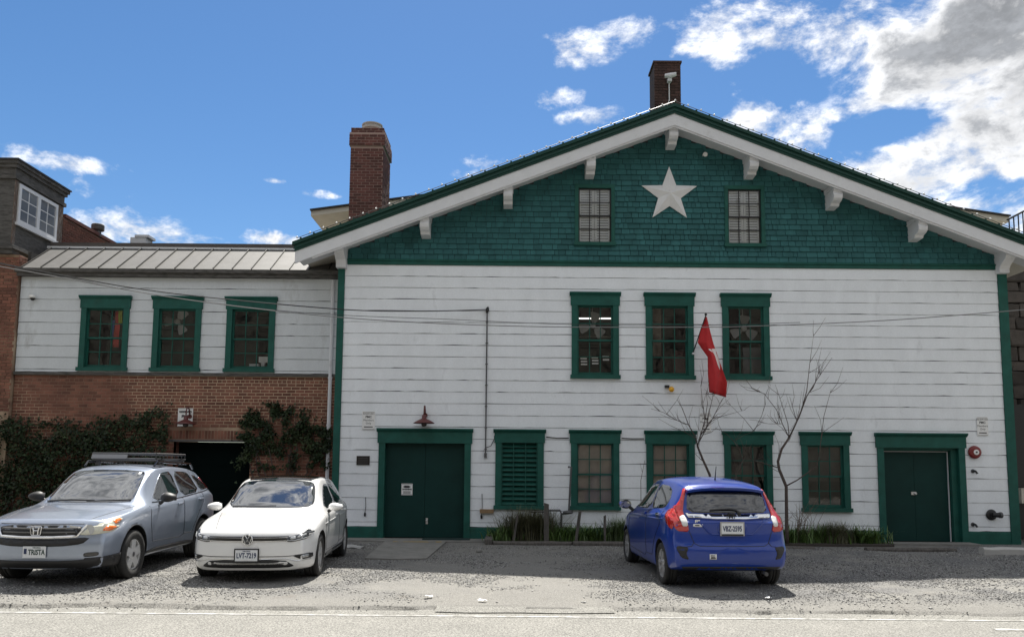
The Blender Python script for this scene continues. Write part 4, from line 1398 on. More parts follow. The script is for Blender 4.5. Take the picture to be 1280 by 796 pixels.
MB().box(c.x - .12, c.x - .02, -.09, -.028, c.z + .03, c.z + .09).build('housing', M['black'], T)
MB().lathe([(.02, 0), (.055, -.04), (.065, -.08), (.05, -.11), (.01, -.12)], (c.x + .02, -.05, c.z - .01), 'y', 16).build('lens', M['amber'], T, smooth=True)
c = P(881, 194, -.05)
T = thing('gable_floodlight', 'tiny white floodlight high on the green shingles', 'light', (c.x, -.03, c.z))
MB().lathe([(.03, 0), (.055, -.06), (.055, -.08)], (c.x, -.02, c.z), 'y', 12).build('head', M['white'], T)
MB().box(c.x - .05, c.x + .06, -.06, -.02, c.z - .02, c.z + .02).build('bracket', M['white'], T)
# cameras
c = P(42, 372, WY - .05)
T = thing('dome_camera', 'white dome security camera on the boards of the left wing', 'camera', (c.x, WY - .03, c.z))
MB().lathe([(.07, .05), (.075, 0), (.06, -.02)], (c.x, WY - .10, c.z), 'z', 16).build('housing', M['white'], T)
MB().lathe([(.055, 0), (.05, -.03), (.03, -.055), (.005, -.062)], (c.x + .01, WY - .10, c.z - .021), 'z', 16).build('dome', M['dark'], T, smooth=True)
c = P(837, 97, 1.5)
T = thing('chimney_camera', 'white camera with a cable on the dark chimney', 'camera', (c.x, 1.55, c.z - .9))
MB().tube([(c.x - .13, 1.48, c.z + .03), (c.x, 1.45, c.z + .02), (c.x + .16, 1.42, c.z + .05)], [.05, .07, .05], 10).build('housing', M['trim'], T)
MB().box(c.x - .05, c.x + .05, 1.45, 1.59, c.z - .12, c.z - .02).build('bracket', M['trim'], T)
MB().tube([(c.x, 1.57, c.z - .1), (c.x, 1.57, c.z - .6), (c.x - .05, 1.56, c.z - .72), (c.x - .3, 1.5, c.z - .82)], .015, 6).build('cable', M['trim'], T)

# string lights along the verge
T = thing('string_lights', 'string of small white bulbs along the edge of the green roof', 'string lights', (APX, -.64, APZ))
ww = MB()
pts = [(x, -.645, rake(x) + .045) for x in np.arange(EL + .1, ER, .3)]
ww.tube(pts, .008, 4)
ww.build('cable', M['black'], T)
bm_ = MB().lathe([(.006, 0), (.018, .010), (.022, .024), (.016, .040), (.004, .046)], (0, 0, 0), 'z', 8).mesh('bulb', mat('white_bulb_glass', (.9, .9, .88), .25), True)
for x, y, z in pts:
    obj('bulb', bm_, T, (x, y - .005, z + .0))

# flag
def flag():
    base, tip = P(866, 442, -.06), P(882.3, 394, -.62)
    T = thing('wall_flag', 'red flag with a white star hanging from a pole between upper windows', 'flag', (base.x, -.06, base.z))
    MB().tube([tuple(base), tuple(tip)], .013, 8).build('pole', M['black'], T)
    MB().lathe([(.0, -.02), (.028, 0), (.03, .03), (.015, .05)], tuple(tip), 'z', 10).build('finial', M['black'], T, smooth=True)
    MB().lathe([(.05, -.0), (.05, -.012), (.025, -.02), (.025, -.07)], (base.x, -.045, base.z), 'y', 12).build('pole_bracket', M['trim'], T)
    Yf = -.52
    left = [(881.5, 396), (876, 413), (872, 428), (878, 437), (884.5, 446), (885, 468), (886.5, 490)]
    right = [(883.5, 396), (887.5, 413), (892, 430), (895, 438), (897.5, 446), (909, 478), (907.5, 496.5)]
    rows, cols = 30, 12
    lt = np.linspace(0, 1, len(left)); tt = np.linspace(0, 1, rows + 1)
    lx, ly = np.interp(tt, lt, [q[0] for q in left]), np.interp(tt, lt, [q[1] for q in left])
    rx, ry = np.interp(tt, lt, [q[0] for q in right]), np.interp(tt, lt, [q[1] for q in right])
    def pt(u, t, dy=0.0):
        i = t * rows; k = min(int(i), rows - 1); f = i - k
        l = (lx[k] * (1 - f) + lx[k + 1] * f, ly[k] * (1 - f) + ly[k + 1] * f); r_ = (rx[k] * (1 - f) + rx[k + 1] * f, ry[k] * (1 - f) + ry[k + 1] * f)
        y = Yf + .10 * math.sin(u * 6.5 + t * 3.0) * (.25 + t) - .06 * math.sin(u * 2 + 9 * t) * t + .02 * math.sin(u * 15 + t * 5) + dy
        return P(l[0] + (r_[0] - l[0]) * u, l[1] + (r_[1] - l[1]) * u, y)
    for side, dy in ((0, 0),):
        vs = [pt(c / cols, r_ / rows) for r_ in range(rows + 1) for c in range(cols + 1)]
        n = cols + 1
        fs = [(r_ * n + c, r_ * n + c + 1, (r_ + 1) * n + c + 1, (r_ + 1) * n + c) for r_ in range(rows) for c in range(cols)]
        o = MB().add(vs, fs).build('cloth', M['red_flag'], T, smooth=True, fix=False)
        s = o.modifiers.new('thickness', 'SOLIDIFY'); s.thickness = .004; s.offset = 0
    # half of the star shows before the fold
    out = [(.45, .475), (1.0, .452), (1.0, .50), (.95, .56), (.985, .695), (.80, .760), (.72, .70), (.74, .62), (.66, .55)]
    pts, edges = [], []
    for i, (u, t) in enumerate(out):
        u2, t2 = out[(i + 1) % len(out)]
        for k in range(4):
            pts.append(Vector((u + (u2 - u) * k / 4, t + (t2 - t) * k / 4)))
    nb = len(pts)
    for u in np.arange(.05, 1, .08):
        for t in np.arange(.42, .8, .03):
            pts.append(Vector((u, t)))
    r_ = delaunay_2d_cdt(pts, [], [list(range(nb))], 1, 1e-6)
    for dy in (-.006, .006):
        MB().add([pt(p.x, p.y, dy) for p in r_[0]], [tuple(f) for f in r_[2]]).build('star_patch', M['white'], o, smooth=True, fix=False)


flag()

# overhead cables
def cable(name, pts, r_, label, m=None):
    pts = [P(*q) for q in pts]
    # smooth through the points
    res = []
    for i in range(len(pts) - 1):
        p0, p1, p2, p3 = pts[max(i - 1, 0)], pts[i], pts[i + 1], pts[min(i + 2, len(pts) - 1)]
        for k in range(8):
            t = k / 8
            res.append(.5 * ((2 * p1) + (p2 - p0) * t + (2 * p0 - 5 * p1 + 4 * p2 - p3) * t * t + (3 * p1 - p0 - 3 * p2 + p3) * t ** 3))
    res.append(pts[-1])
    MB().tube(res, r_, 5).build(name, m or M['black'], None, label=label, cat='cable')


cable('overhead_cable', [(-60, 318, -3.0), (60, 341, -2.6), (210, 366, -1.9), (418, 386, -1.0), (520, 389, -.5), (609, 387, -.07)], .012, 'black service cable that ends at the conduit on the white boards')
cable('overhead_cable', [(-60, 322, -2.6), (60, 344, -2.4), (230, 374, -2.0), (430, 397, -1.6), (640, 407.5, -1.4), (860, 409, -1.4), (960, 407, -1.4), (1130, 399, -1.5), (1340, 382, -1.7)], .010, 'long thin cable sagging across the whole white facade', mat('sunlit_cable_grey', (.20, .20, .20), .6))  # lighter grey puts the sunlight on this cable into its colour
cable('overhead_cable', [(-60, 315, -2.2), (40, 337, -2.1), (180, 366, -1.9), (330, 386, -1.6), (430, 394, -1.4), (560, 399, -1.2), (700, 405, -1.3), (860, 406.5, -1.35), (1000, 403, -1.4)], .006, 'thinnest of the cables crossing the left wing')

# ------------------------------------------------------------------ what shows behind the panes
FANM = mat('grey_fan_paint', (.42, .41, .40), .6)  # white fans toned down to grey so the blades read less clearly


def fan(px, py, Y, rot, label, rad=.30):
    c = P(px, py, Y)
    T = thing('ceiling_fan', label, 'fan', (c.x, Y, c.z))
    MB().lathe([(.03, .05), (.07, .03), (.07, -.03), (.03, -.05)], (c.x, Y, c.z), 'y', 14).build('hub', FANM, T)
    MB().tube([(c.x, Y + .06, c.z), (c.x, Y + .12, c.z + .5)], .012, 6).build('stem', FANM, T)
    for k in range(3):
        a = rot + k * 2 * math.pi / 3
        ux, uz = math.cos(a), math.sin(a)
        vs = []
        for r_, w in ((.08, .04), (.16, .09), (rad, .13), (rad + .03, .09)):
            for s in (-1, 1):
                vs.append((c.x + ux * r_ - uz * w * s, Y - .02 * s, c.z + uz * r_ + ux * w * s))
        vs += [(x, y + .012, z) for x, y, z in vs]
        fs = [(2 * i, 2 * i + 1, 2 * i + 3, 2 * i + 2) for i in range(3)] + [(8 + 2 * i, 8 + 2 * i + 2, 8 + 2 * i + 3, 8 + 2 * i + 1) for i in range(3)]
        fs += [(0, 2, 10, 8), (2, 4, 12, 10), (4, 6, 14, 12), (1, 9, 11, 3), (3, 11, 13, 5), (5, 13, 15, 7), (0, 8, 9, 1), (6, 7, 15, 14)]
        MB().add(vs, fs).build('blade', FANM, T)


fan(741, 407, .6, R(75), 'white three-bladed fan behind the left upper window of the white building')
fan(930, 411, .6, R(85), 'white three-bladed fan behind the upper window right of the flag')
fan(222, 402, WY + .5, R(60), 'white three-bladed fan behind the middle window of the left wing')
for px0, px1, py, on in ((716, 772, 398, 1), (716, 772, 421, 0)):
    a, b = P(px0, py, 1.6), P(px1, py, 1.6)
    MB().tube([tuple(a), tuple(b)], .018 if on else .014, 8).build('tube_lamp', mat('lit_tube', (.9, .9, .9), .5, emit=((1, .97, .9), 1.0)) if on else mat('dim_tube', (.5, .45, .4), .5), None,
          label='lit fluorescent tube behind the left upper window' if on else 'unlit tube below the lit one in the left upper window', cat='tube lamp')
for i, (px, py) in enumerate(((729.5, 452), (743.5, 451), (757, 450))):
    mb = MB()
    for k in range(3 if i < 2 else 2):
        c = P(px + (.5 if k else 0), py - 4 + k * 3.6, .10)
        mb.box(c.x - .075, c.x + .075, .095, .098, c.z - .018, c.z + .018)
    mb.build('paper_slips', M['white'], None, label=('white paper slips in the lower left pane of the left upper window', 'white paper slips in the lower middle pane of the left upper window', 'white paper slips in the lower right pane of the left upper window')[i], cat='paper')
def cloth(px0, px1, py0, py1, Y, m, label, seed):
    a, b = P(px0, py0, Y), P(px1, py1, Y)
    g = random.Random(seed)
    vs = []
    rows, cols = 8, 6
    for r_ in range(rows + 1):
        for c in range(cols + 1):
            u, t = c / cols, r_ / rows
            vs.append((a.x + (b.x - a.x) * (u + .06 * math.sin(t * 5 + seed)), Y + .04 * math.sin(u * 9 + seed), a.z + (b.z - a.z) * t * (1 - .06 * (u - .5) ** 2)))
    n = cols + 1
    o = MB().add(vs, [(r_ * n + c, r_ * n + c + 1, (r_ + 1) * n + c + 1, (r_ + 1) * n + c) for r_ in range(rows) for c in range(cols)]).build('hanging_banner', m, None, smooth=True, fix=False, label=label, cat='banner')
    s = o.modifiers.new('thickness', 'SOLIDIFY'); s.thickness = .004


cloth(143, 149, 389, 434, WY + .30, mat('red_banner_cloth', (.55, .05, .04), .8), 'red banner hanging behind the left window of the wing', 1)
cloth(139, 143, 400, 425, WY + .32, mat('blue_banner_cloth', (.05, .10, .30), .8), 'blue banner hanging behind the left window of the wing', 2)
cloth(149, 153, 387, 404, WY + .28, mat('lime_banner_cloth', (.50, .60, .06), .8), 'lime green banner hanging behind the left window of the wing', 3)
a = P(327, 452, WY + .3)
T = thing('sewing_machine', 'white machine standing behind the right window of the wing', 'machine', (a.x, WY + .3, a.z - .2))
MB().box(a.x - .06, a.x + .16, WY + .26, WY + .40, a.z - .02, a.z + .12).build('arm', M['white'], T)
MB().box(a.x + .0, a.x + .09, WY + .27, WY + .39, a.z - .2, a.z - .021).build('column', M['white'], T)
MB().box(a.x - .3, a.x - .07, WY + .28, WY + .38, a.z - .2, a.z - .06).build('base', M['trim'], T)

# ------------------------------------------------------------------ plants
def leaf_mass(pts, smin, smax, seed):
    g = np.random.default_rng(seed)
    n = len(pts)
    pts = np.asarray(pts)
    S = g.uniform(smin, smax, n)
    nrm = np.stack([g.normal(0, .55, n), -np.abs(g.normal(.6, .5, n)), g.normal(.35, .5, n)], 1)
    nrm /= np.linalg.norm(nrm, axis=1)[:, None]
    up = np.stack([g.normal(0, .6, n), g.normal(0, .3, n), -np.abs(g.normal(.8, .4, n))], 1)
    t = up - nrm * (up * nrm).sum(1)[:, None]
    t /= np.linalg.norm(t, axis=1)[:, None] + 1e-9
    bt = np.cross(nrm, t)
    V = np.stack([pts - t * S[:, None] * .5, pts + bt * S[:, None] * .45 + nrm * S[:, None] * .12 - t * S[:, None] * .1, pts + t * S[:, None] * .65, pts - bt * S[:, None] * .45 + nrm * S[:, None] * .12 - t * S[:, None] * .1], 1).reshape(-1, 3)
    i = np.arange(n) * 4
    F = np.concatenate([np.stack([i, i + 1, i + 2], 1), np.stack([i, i + 2, i + 3], 1)])
    return V, F


def ivy(name, label, n, x0, x1, top, z0, depth, seed, Y=WY):
    """top(x) gives the ragged upper edge; hanging clumps bulge from the wall"""
    g = random.Random(seed)
    pts = []
    while len(pts) < n:
        x = g.uniform(x0, x1)
        zt = top(x) + .22 * mnoise.noise((x * 2.3, seed, 0)) + .16 * mnoise.noise((x * 7, seed, 3)) + .25 * abs(g.gauss(0, .4))
        z = z0 + (zt - z0) * g.random() ** .8
        d = depth * (.5 + .5 * mnoise.noise((x * 1.6, z * 1.8, seed))) * min(1, (zt - z) / .35 + .1)
        if mnoise.noise((x * 3.1, z * 3.1, seed + 9)) < (-.33 if depth > .3 else -.08):
            continue
        sp = .03 if g.random() < .9 else .14
        pts.append((x + g.gauss(0, sp), Y - .03 - max(0, d) * g.random() ** .5, z + g.gauss(0, sp)))
    V, F = leaf_mass(pts, .035, .085, seed)
    T = thing(name, label, 'plant', ((x0 + x1) / 2, Y - .1, 0))
    obj('foliage', npmesh('foliage', V, F, M['leaf']), T)
    st = MB()
    for k in range(int((x1 - x0) * 5)):
        x = g.uniform(x0, x1)
        p = [(x, Y - .03, max(0, z0 - .2))]
        while p[-1][2] < top(p[-1][0]) + g.uniform(-.3, .35) and len(p) < 22 and x0 - .1 < p[-1][0] < x1 + .1:
            q = p[-1]
            p.append((q[0] + g.gauss(0, .07), Y - .02 - g.random() * .07, q[2] + g.uniform(.10, .25)))
        if len(p) > 2:
            st.tube(p, [.012 * (1 - i / len(p)) + .003 for i in range(len(p))], 4)
    st.build('stems', M['bark'], T)


ivy('ivy', 'dark ivy thicket covering the brick wall behind the silver-blue car', 15000, -13.2, -8.25, lambda x: 2.62 + .12 * math.sin(x * 1.3) + (.0 if x < -9.0 else .12), .0, .55, 3, WY - .02)
ivy('ivy', 'dark ivy hanging on the brick wall behind the white car', 3600, -6.6, -4.35, lambda x: 2.80 + .16 * math.sin(x * 2.1 + 1) - .25 * max(0, -6.0 - x), 1.55, .22, 5)


def blades(name, label, cx, cy, w, d, n, h, m, lean, seed, width=.014, cat='plant', z0=.04):
    g = random.Random(seed)
    mb = MB()
    for k in range(n):
        x, y = cx + g.gauss(0, w * .35), cy + g.gauss(0, d * .35)
        a = g.uniform(0, 6.28)
        L = h * g.uniform(.55, 1.1)
        l = lean * g.uniform(.3, 1.2)
        px_, py_ = math.cos(a + 1.57) * width, math.sin(a + 1.57) * width
        vs = []
        for i in range(5):
            t = i / 4
            r_ = l * L * t ** 1.8
            z = z0 + L * (t - .45 * l * t ** 2.4)
            q = (1 - t) ** .6 if t > 0.01 else .8
            xx, yy = x + math.cos(a) * r_, y + math.sin(a) * r_
            vs += [(xx - px_ * q, yy - py_ * q, z), (xx + px_ * q, yy + py_ * q, z)]
        mb.add(vs, [(2 * i, 2 * i + 1, 2 * i + 3, 2 * i + 2) for i in range(4)])
    mb.build(name, m, None, fix=False, smooth=True, label=label, cat=cat)


G_, DG = M['grass'], M['drygrass']
blades('strap_leaf_plant', 'low strap-leaved plant by the timber end left of the louvre window', -.12, -.55, .6, .4, 240, .46, G_, .8, 1)
blades('ornamental_grass', 'big brownish grass tuft below the louvre window', .42, -.48, .75, .4, 1700, .88, DG, .75, 2, .007)
blades('strap_leaf_plant', 'green strap-leaved plant around the thick post and gas pipe', 1.05, -.6, .6, .4, 280, .50, G_, .8, 3)
blades('strap_leaf_plant', 'green strap-leaved plant left of the leaning post', 1.62, -.6, .7, .4, 300, .48, G_, .8, 4)
blades('ornamental_grass', 'green grass tuft half hidden by the blue car front', 2.45, -.5, .55, .35, 900, .66, mat('mid_green_grass', (.085, .13, .045), .6, island=.5), .7, 5, .006)
blades('strap_leaf_plant', 'strap-leaved plant at the foot of the right sapling', 6.3, -.45, .6, .35, 220, .48, G_, .8, 6)
blades('strap_leaf_plant', 'low green plant between the right sapling and the dark tuft', 6.85, -.45, .55, .35, 240, .52, G_, .8, 7)
blades('ornamental_grass', 'dark feathery tuft below the rightmost ground-floor window', 7.25, -.45, .45, .35, 1000, .58, DG, .7, 8, .005)
blades('strap_leaf_plant', 'strap-leaved plant nearest the right-hand double door', 7.85, -.45, .65, .35, 300, .50, G_, .9, 9)
g = random.Random(12)
mb = MB()
for k in range(26):
    x, y = 6.42 + g.gauss(0, .16), -.5 + g.gauss(0, .06)
    mb.tube([(x, y, .05), (x + g.uniform(-.1, .2), y, .5), (x + g.uniform(-.2, .4), y - .03, g.uniform(.6, 1.05))], [.006, .005, .002], 4)
mb.build('dry_stalks', mat('dry_stem', (.16, .12, .09), .9), None, label='bunch of dry upright stalks beside the right sapling', cat='stalks')


def sapling(name, label, paths, Y, base_r, seed, ntwig):
    """paths: survey marks of trunk and limbs on the plane Y, with a depth spread of their own"""
    g = random.Random(seed)
    root = P(*paths[0][0][0], Y)
    T = thing(name, label, 'tree', (root.x, Y, 0))
    limb = MB()
    tips = []
    for k, (pts, r0, r1) in enumerate(paths):
        ph = g.uniform(-1, 1) * (0 if k == 0 else .35)
        n = len(pts)
        path = [P(px, py, Y + ph * (i / (n - 1)) ** 1.2) for i, (px, py) in enumerate(pts)]
        if k == 0:
            path = [Vector((path[0].x, Y, .03))] + path
            n += 1
        rs = [r0 + (r1 - r0) * i / (n - 1) for i in range(n)]
        (MB().tube(path, rs, 7).build('trunk', M['bark'], T, smooth=True) if k == 0 else limb.tube(path, rs, 5))
        for i in range(1, n):
            for q in range(3):
                f = g.random()
                tips.append((path[i - 1].lerp(path[i], f), (path[i] - path[i - 1]).normalized(), r1, i / n))
    tw = limb
    for k in range(ntwig):
        p, d, r_, t = g.choice(tips[6:] if len(tips) > 12 else tips)
        if p.z < 1.35:
            continue
        a = Vector((g.gauss(0, .7), g.gauss(0, .5), g.uniform(-.1, .9)))
        dd = (d * .8 + a).normalized()
        L = g.uniform(.18, .62)
        m_ = p + dd * L * .5 + Vector((g.gauss(0, .03), g.gauss(0, .03), g.gauss(0, .03)))
        e = p + dd * L + Vector((0, 0, g.uniform(0, .12)))
        tw.tube([p, m_, e], [.0055, .004, .002], 4)
    if tw.v:
        tw.build('branches', M['bark'], T, smooth=True)


def zm(pts):
    return [(820 + x / 3.183, 410 + y / 3.183) for x, y in pts]


sapling('bare_sapling', 'bare sapling behind the blue car under the red flag', [
    (zm([(225, 640), (213, 582), (185, 520), (165, 470)]), .034, .022),
    (zm([(165, 470), (160, 440), (130, 385), (105, 320), (85, 285)]), .016, .004),
    (zm([(165, 470), (178, 425), (195, 365), (185, 290), (178, 226)]), .016, .004),
    (zm([(172, 450), (200, 400), (212, 330), (225, 280), (228, 250)]), .013, .003),
    (zm([(178, 425), (225, 360), (250, 310), (264, 280)]), .012, .003),
    (zm([(130, 385), (80, 365), (30, 335), (-20, 320)]), .009, .003),
    (zm([(195, 365), (205, 300), (200, 258)]), .009, .003),
    (zm([(225, 360), (300, 340), (355, 325)]), .007, .002),
    (zm([(160, 440), (110, 410), (60, 400)]), .008, .003)], -.85, .03, 4, 50)
sapling('bare_sapling', 'taller bare sapling with long shoots right of the blue car', [
    (zm([(520, 800), (519, 720), (518, 630), (490, 562), (485, 530), (500, 480), (530, 435)]), .042, .024),
    (zm([(530, 435), (570, 350), (600, 270), (640, 205), (700, 118)]), .02, .004),
    (zm([(575, 340), (600, 250), (612, 140), (627, 28)]), .013, .003),
    (zm([(518, 627), (560, 605), (640, 550), (652, 480), (668, 350), (697, 242)]), .017, .004),
    (zm([(487, 555), (430, 538), (385, 525), (370, 508)]), .013, .004),
    (zm([(530, 435), (505, 385), (480, 325), (430, 260), (405, 252)]), .012, .003),
    (zm([(530, 435), (525, 380), (500, 300), (475, 225)]), .011, .003),
    (zm([(560, 370), (545, 320), (532, 272)]), .008, .003),
    (zm([(600, 270), (625, 235), (660, 150)]), .009, .003),
    (zm([(500, 380), (450, 380), (400, 372)]), .007, .002)], -.75, .04, 6, 58)
sapling('thin_shrub', 'thin leafless shrub against the window behind the blue car', [
    (zm([(318, 640), (318, 580), (346, 525), (330, 480), (310, 450)]), .014, .008),
    (zm([(310, 450), (280, 420), (235, 395)]), .008, .003),
    (zm([(310, 450), (350, 425), (390, 410)]), .007, .003),
    (zm([(390, 410), (420, 350), (437, 300)]), .007, .002),
    (zm([(390, 410), (350, 360), (290, 300)]), .007, .002)], -.6, .02, 9, 16)
sapling('thin_shrub', 'thin leafless shoot beside the mirror of the blue car', [([(801, 600), (803, 590), (806, 575)], .008, .004), ([(803, 590), (801, 583), (800, 578)], .004, .002)], -.5, .01, 3, 0)

# ------------------------------------------------------------------ posts, pipes, kerbs, litter in front of the wall
for i, (px, pt_, pb, r_, lean, lab) in enumerate(((647, 643, 672, .024, -.09, 'thin leaning wooden post in front of the brown grass tuft'), (683, 629, 668, .052, .0, 'thick upright timber post beside the gas pipe'),
                                                  (725, 639, 679, .032, -.10, 'wooden post leaning in front of the glazed window'), (756, 644, 676, .024, .0, 'thin post next to the front of the blue car'))):
    Yp = -.95
    t, b = P(px, pt_, Yp), P(px, pb, Yp)
    T = MB().prism([(-r_, -r_), (r_, -r_), (r_, r_), (-r_, r_)], 'z', 0, t.z)
    T.v = [(x + t.x - lean * (1 - z / t.z) * -1 - lean * .0, y + Yp, z + (.015 * math.sin(x * 90) if z > .2 else 0)) for x, y, z in T.v]
    T.build('garden_post', M['wood'], None, label=lab, cat='post')
T = thing('gas_riser', 'dark vertical gas pipe with meter fittings by the glazed window', 'gas pipe', (1.2, -.25, 0))
a = P(714, 583, -.2); b = P(711, 641, -.2)
MB().tube([(a.x - .06, -.2, a.z - .03), (a.x - .055, -.2, a.z), (a.x, -.2, a.z), (b.x, -.2, b.z)], .022, 8).build('riser', M['iron'], T)
MB().lathe([(.03, -.02), (.10, -.01), (.12, .02), (.10, .05), (.03, .06)], (b.x - .02, -.22, b.z), 'z', 14).build('regulator', M['iron'], T)
c = P(690, 648, -.2)
MB().tube([(b.x, -.22, b.z), (b.x - .17, -.22, b.z - .02), (b.x - .2, -.22, b.z + .06), (b.x - .45, -.22, b.z + .06), (b.x - .47, -.22, b.z - .05), (b.x - .47, -.22, .1)], .024, 8).build('pipe', M['iron'], T)
MB().tube([(b.x - .17, -.22, b.z - .02), (b.x - .17, -.22, .1)], .024, 8).build('pipe', M['iron'], T)
MB().tube([(b.x - .47, -.22, b.z + .02), (b.x - .9, -.22, b.z + .03)], .022, 8).build('pipe', M['iron'], T)
tk = [('timber_kerb', -.55, -.40, -1.12, -.10, .14, 'short sleeper end at the left of the planting bed', M['wood']), ('timber_kerb', -.38, 1.30, -1.16, -1.02, .085, 'long timber edging the planting bed below the louvre window', M['wood']),
      ('timber_kerb', 1.33, 2.7, -1.22, -1.06, .095, 'timber edging the planting bed left of the blue car', M['wood']), ('timber_kerb', 5.4, 6.4, -1.45, -1.3, .05, 'half-buried timber kerb just right of the blue car', M['wood']),
      ('timber_kerb', 7.35, 9.2, -1.75, -1.58, .075, 'half-buried timber kerb facing the right-hand double door', M['wood']), ('wheel_stop', 9.45, 11.4, -2.25, -2.05, .14, 'pale concrete wheel stop at the right edge of the lot', mat('pale_concrete', (.42, .41, .39), .9, var=.12, fine=.12))]
for nm, x0, x1, y0, y1, h, lab, m in tk:
    mb = MB()
    n = max(2, int((x1 - x0) / .2))
    gg = random.Random(int(x0 * 100))
    vs = []
    for i in range(n + 1):
        x = x0 + (x1 - x0) * i / n
        j = gg.uniform(-.008, .008); k = gg.uniform(-.008, .006)
        c = .035
        vs += [(x, y0 + j, -.06), (x, y0 + j, h - c + k), (x, y0 + c + j, h + k), (x, y1 - c + j, h + k), (x, y1 + j, h - c + k), (x, y1 + j, -.06)]
    fs = [(6 * i + q, 6 * i + q + 1, 6 * i + q + 7, 6 * i + q + 6) for i in range(n) for q in range(5)] + [tuple(range(6)), tuple(range(6 * n + 5, 6 * n - 1, -1))]
    mb.add(vs, fs).build(nm, m, None, label=lab, cat='kerb' if nm == 'timber_kerb' else 'wheel stop')
MB().prism([(1.15 + .0, -.0), (1.25, -.0)], 'z', 0, .01) if False else None
mm = MB().box(-1.98, -.92, -.46, -.10, .034, .05)
mm.build('door_mat', mat('dark_green_mat', (.008, .03, .028), .95, bump=.5, bscale=120), None, label='dark green door mat in front of the left double door', cat='door mat')
def rock(name, x, y, z, s, m, label, seed, cat='stone'):
    bm = bmesh.new(); bmesh.ops.create_icosphere(bm, subdivisions=2, radius=1)
    for v in bm.verts:
        v.co *= 1 + .28 * mnoise.noise(v.co * 1.7 + Vector((seed, 0, 0)))
        v.co = Vector((v.co.x * s[0] + x, v.co.y * s[1] + y, v.co.z * s[2] + z))
    me = bpy.data.meshes.new(name); bm.to_mesh(me); bm.free(); me.materials.append(m)
    obj(name, me, None, None, label, cat)
c = P(598, 690, None, .03) if False else P(598, 690, -1.9)
rock('loose_stone', -.62, -2.6, .03, (.07, .06, .05), M['concrete'], 'single pale stone on the gravel right of the concrete path', 1)
rock('flat_stone', -3.28, -2.0, .02, (.30, .16, .05), mat('pale_slab_stone', (.36, .36, .35), .9, fine=.2), 'flat pale stone on the gravel behind the white car', 4)
for x, y, lab, rz in ((-1.05, -7.75, 'crumpled white paper scrap on the sunlit gravel', .3), (3.35, -7.62, 'white paper scrap in the shadow of the blue car', .9), (-.35, -7.9, 'torn white wrapper near the broken road edge', -.5)):
    z = ground_z(x, y) + .02
    gg = random.Random(x)
    vs = [(x + math.cos(rz) * u * .055 - math.sin(rz) * v * .03, y + math.sin(rz) * u * .055 + math.cos(rz) * v * .03, z + gg.uniform(.0, .022)) for v in (-1, 0, 1) for u in (-1, -.3, .4, 1)]
    MB().add(vs, [(r_ * 4 + c, r_ * 4 + c + 1, r_ * 4 + c + 5, r_ * 4 + c + 4) for r_ in range(2) for c in range(3)]).build('paper_scrap', M['white'], None, fix=False, label=lab, cat='litter')

# ------------------------------------------------------------------ cars
def pchip(tab):
    xs = np.array([q[0] for q in tab], float); ys = np.array([q[1] for q in tab], float)
    h = np.diff(xs); d = np.diff(ys) / h
    m = np.zeros(len(xs))
    for i in range(1, len(xs) - 1):
        if d[i - 1] * d[i] > 0:
            w1, w2 = 2 * h[i] + h[i - 1], h[i] + 2 * h[i - 1]
            m[i] = (w1 + w2) / (w1 / d[i - 1] + w2 / d[i])
    m[0], m[-1] = d[0], d[-1]
    def f(x):
        x = np.clip(x, xs[0], xs[-1])
        i = np.clip(np.searchsorted(xs, x) - 1, 0, len(xs) - 2)
        t = (x - xs[i]) / h[i]
        return (2 * t ** 3 - 3 * t ** 2 + 1) * ys[i] + (t ** 3 - 2 * t ** 2 + t) * h[i] * m[i] + (-2 * t ** 3 + 3 * t ** 2) * ys[i + 1] + (t ** 3 - t ** 2) * h[i] * m[i + 1]
    return f


def chaikin(p, n=2):
    for _ in range(n):
        q = [p[0]]
        for a, b in zip(p[:-1], p[1:]):
            q += [a * .75 + b * .25, a * .25 + b * .75]
        q[1] = p[0] * .5 + p[1] * .5 if False else q[1]
        q.append(p[-1])
        p = q
    return p


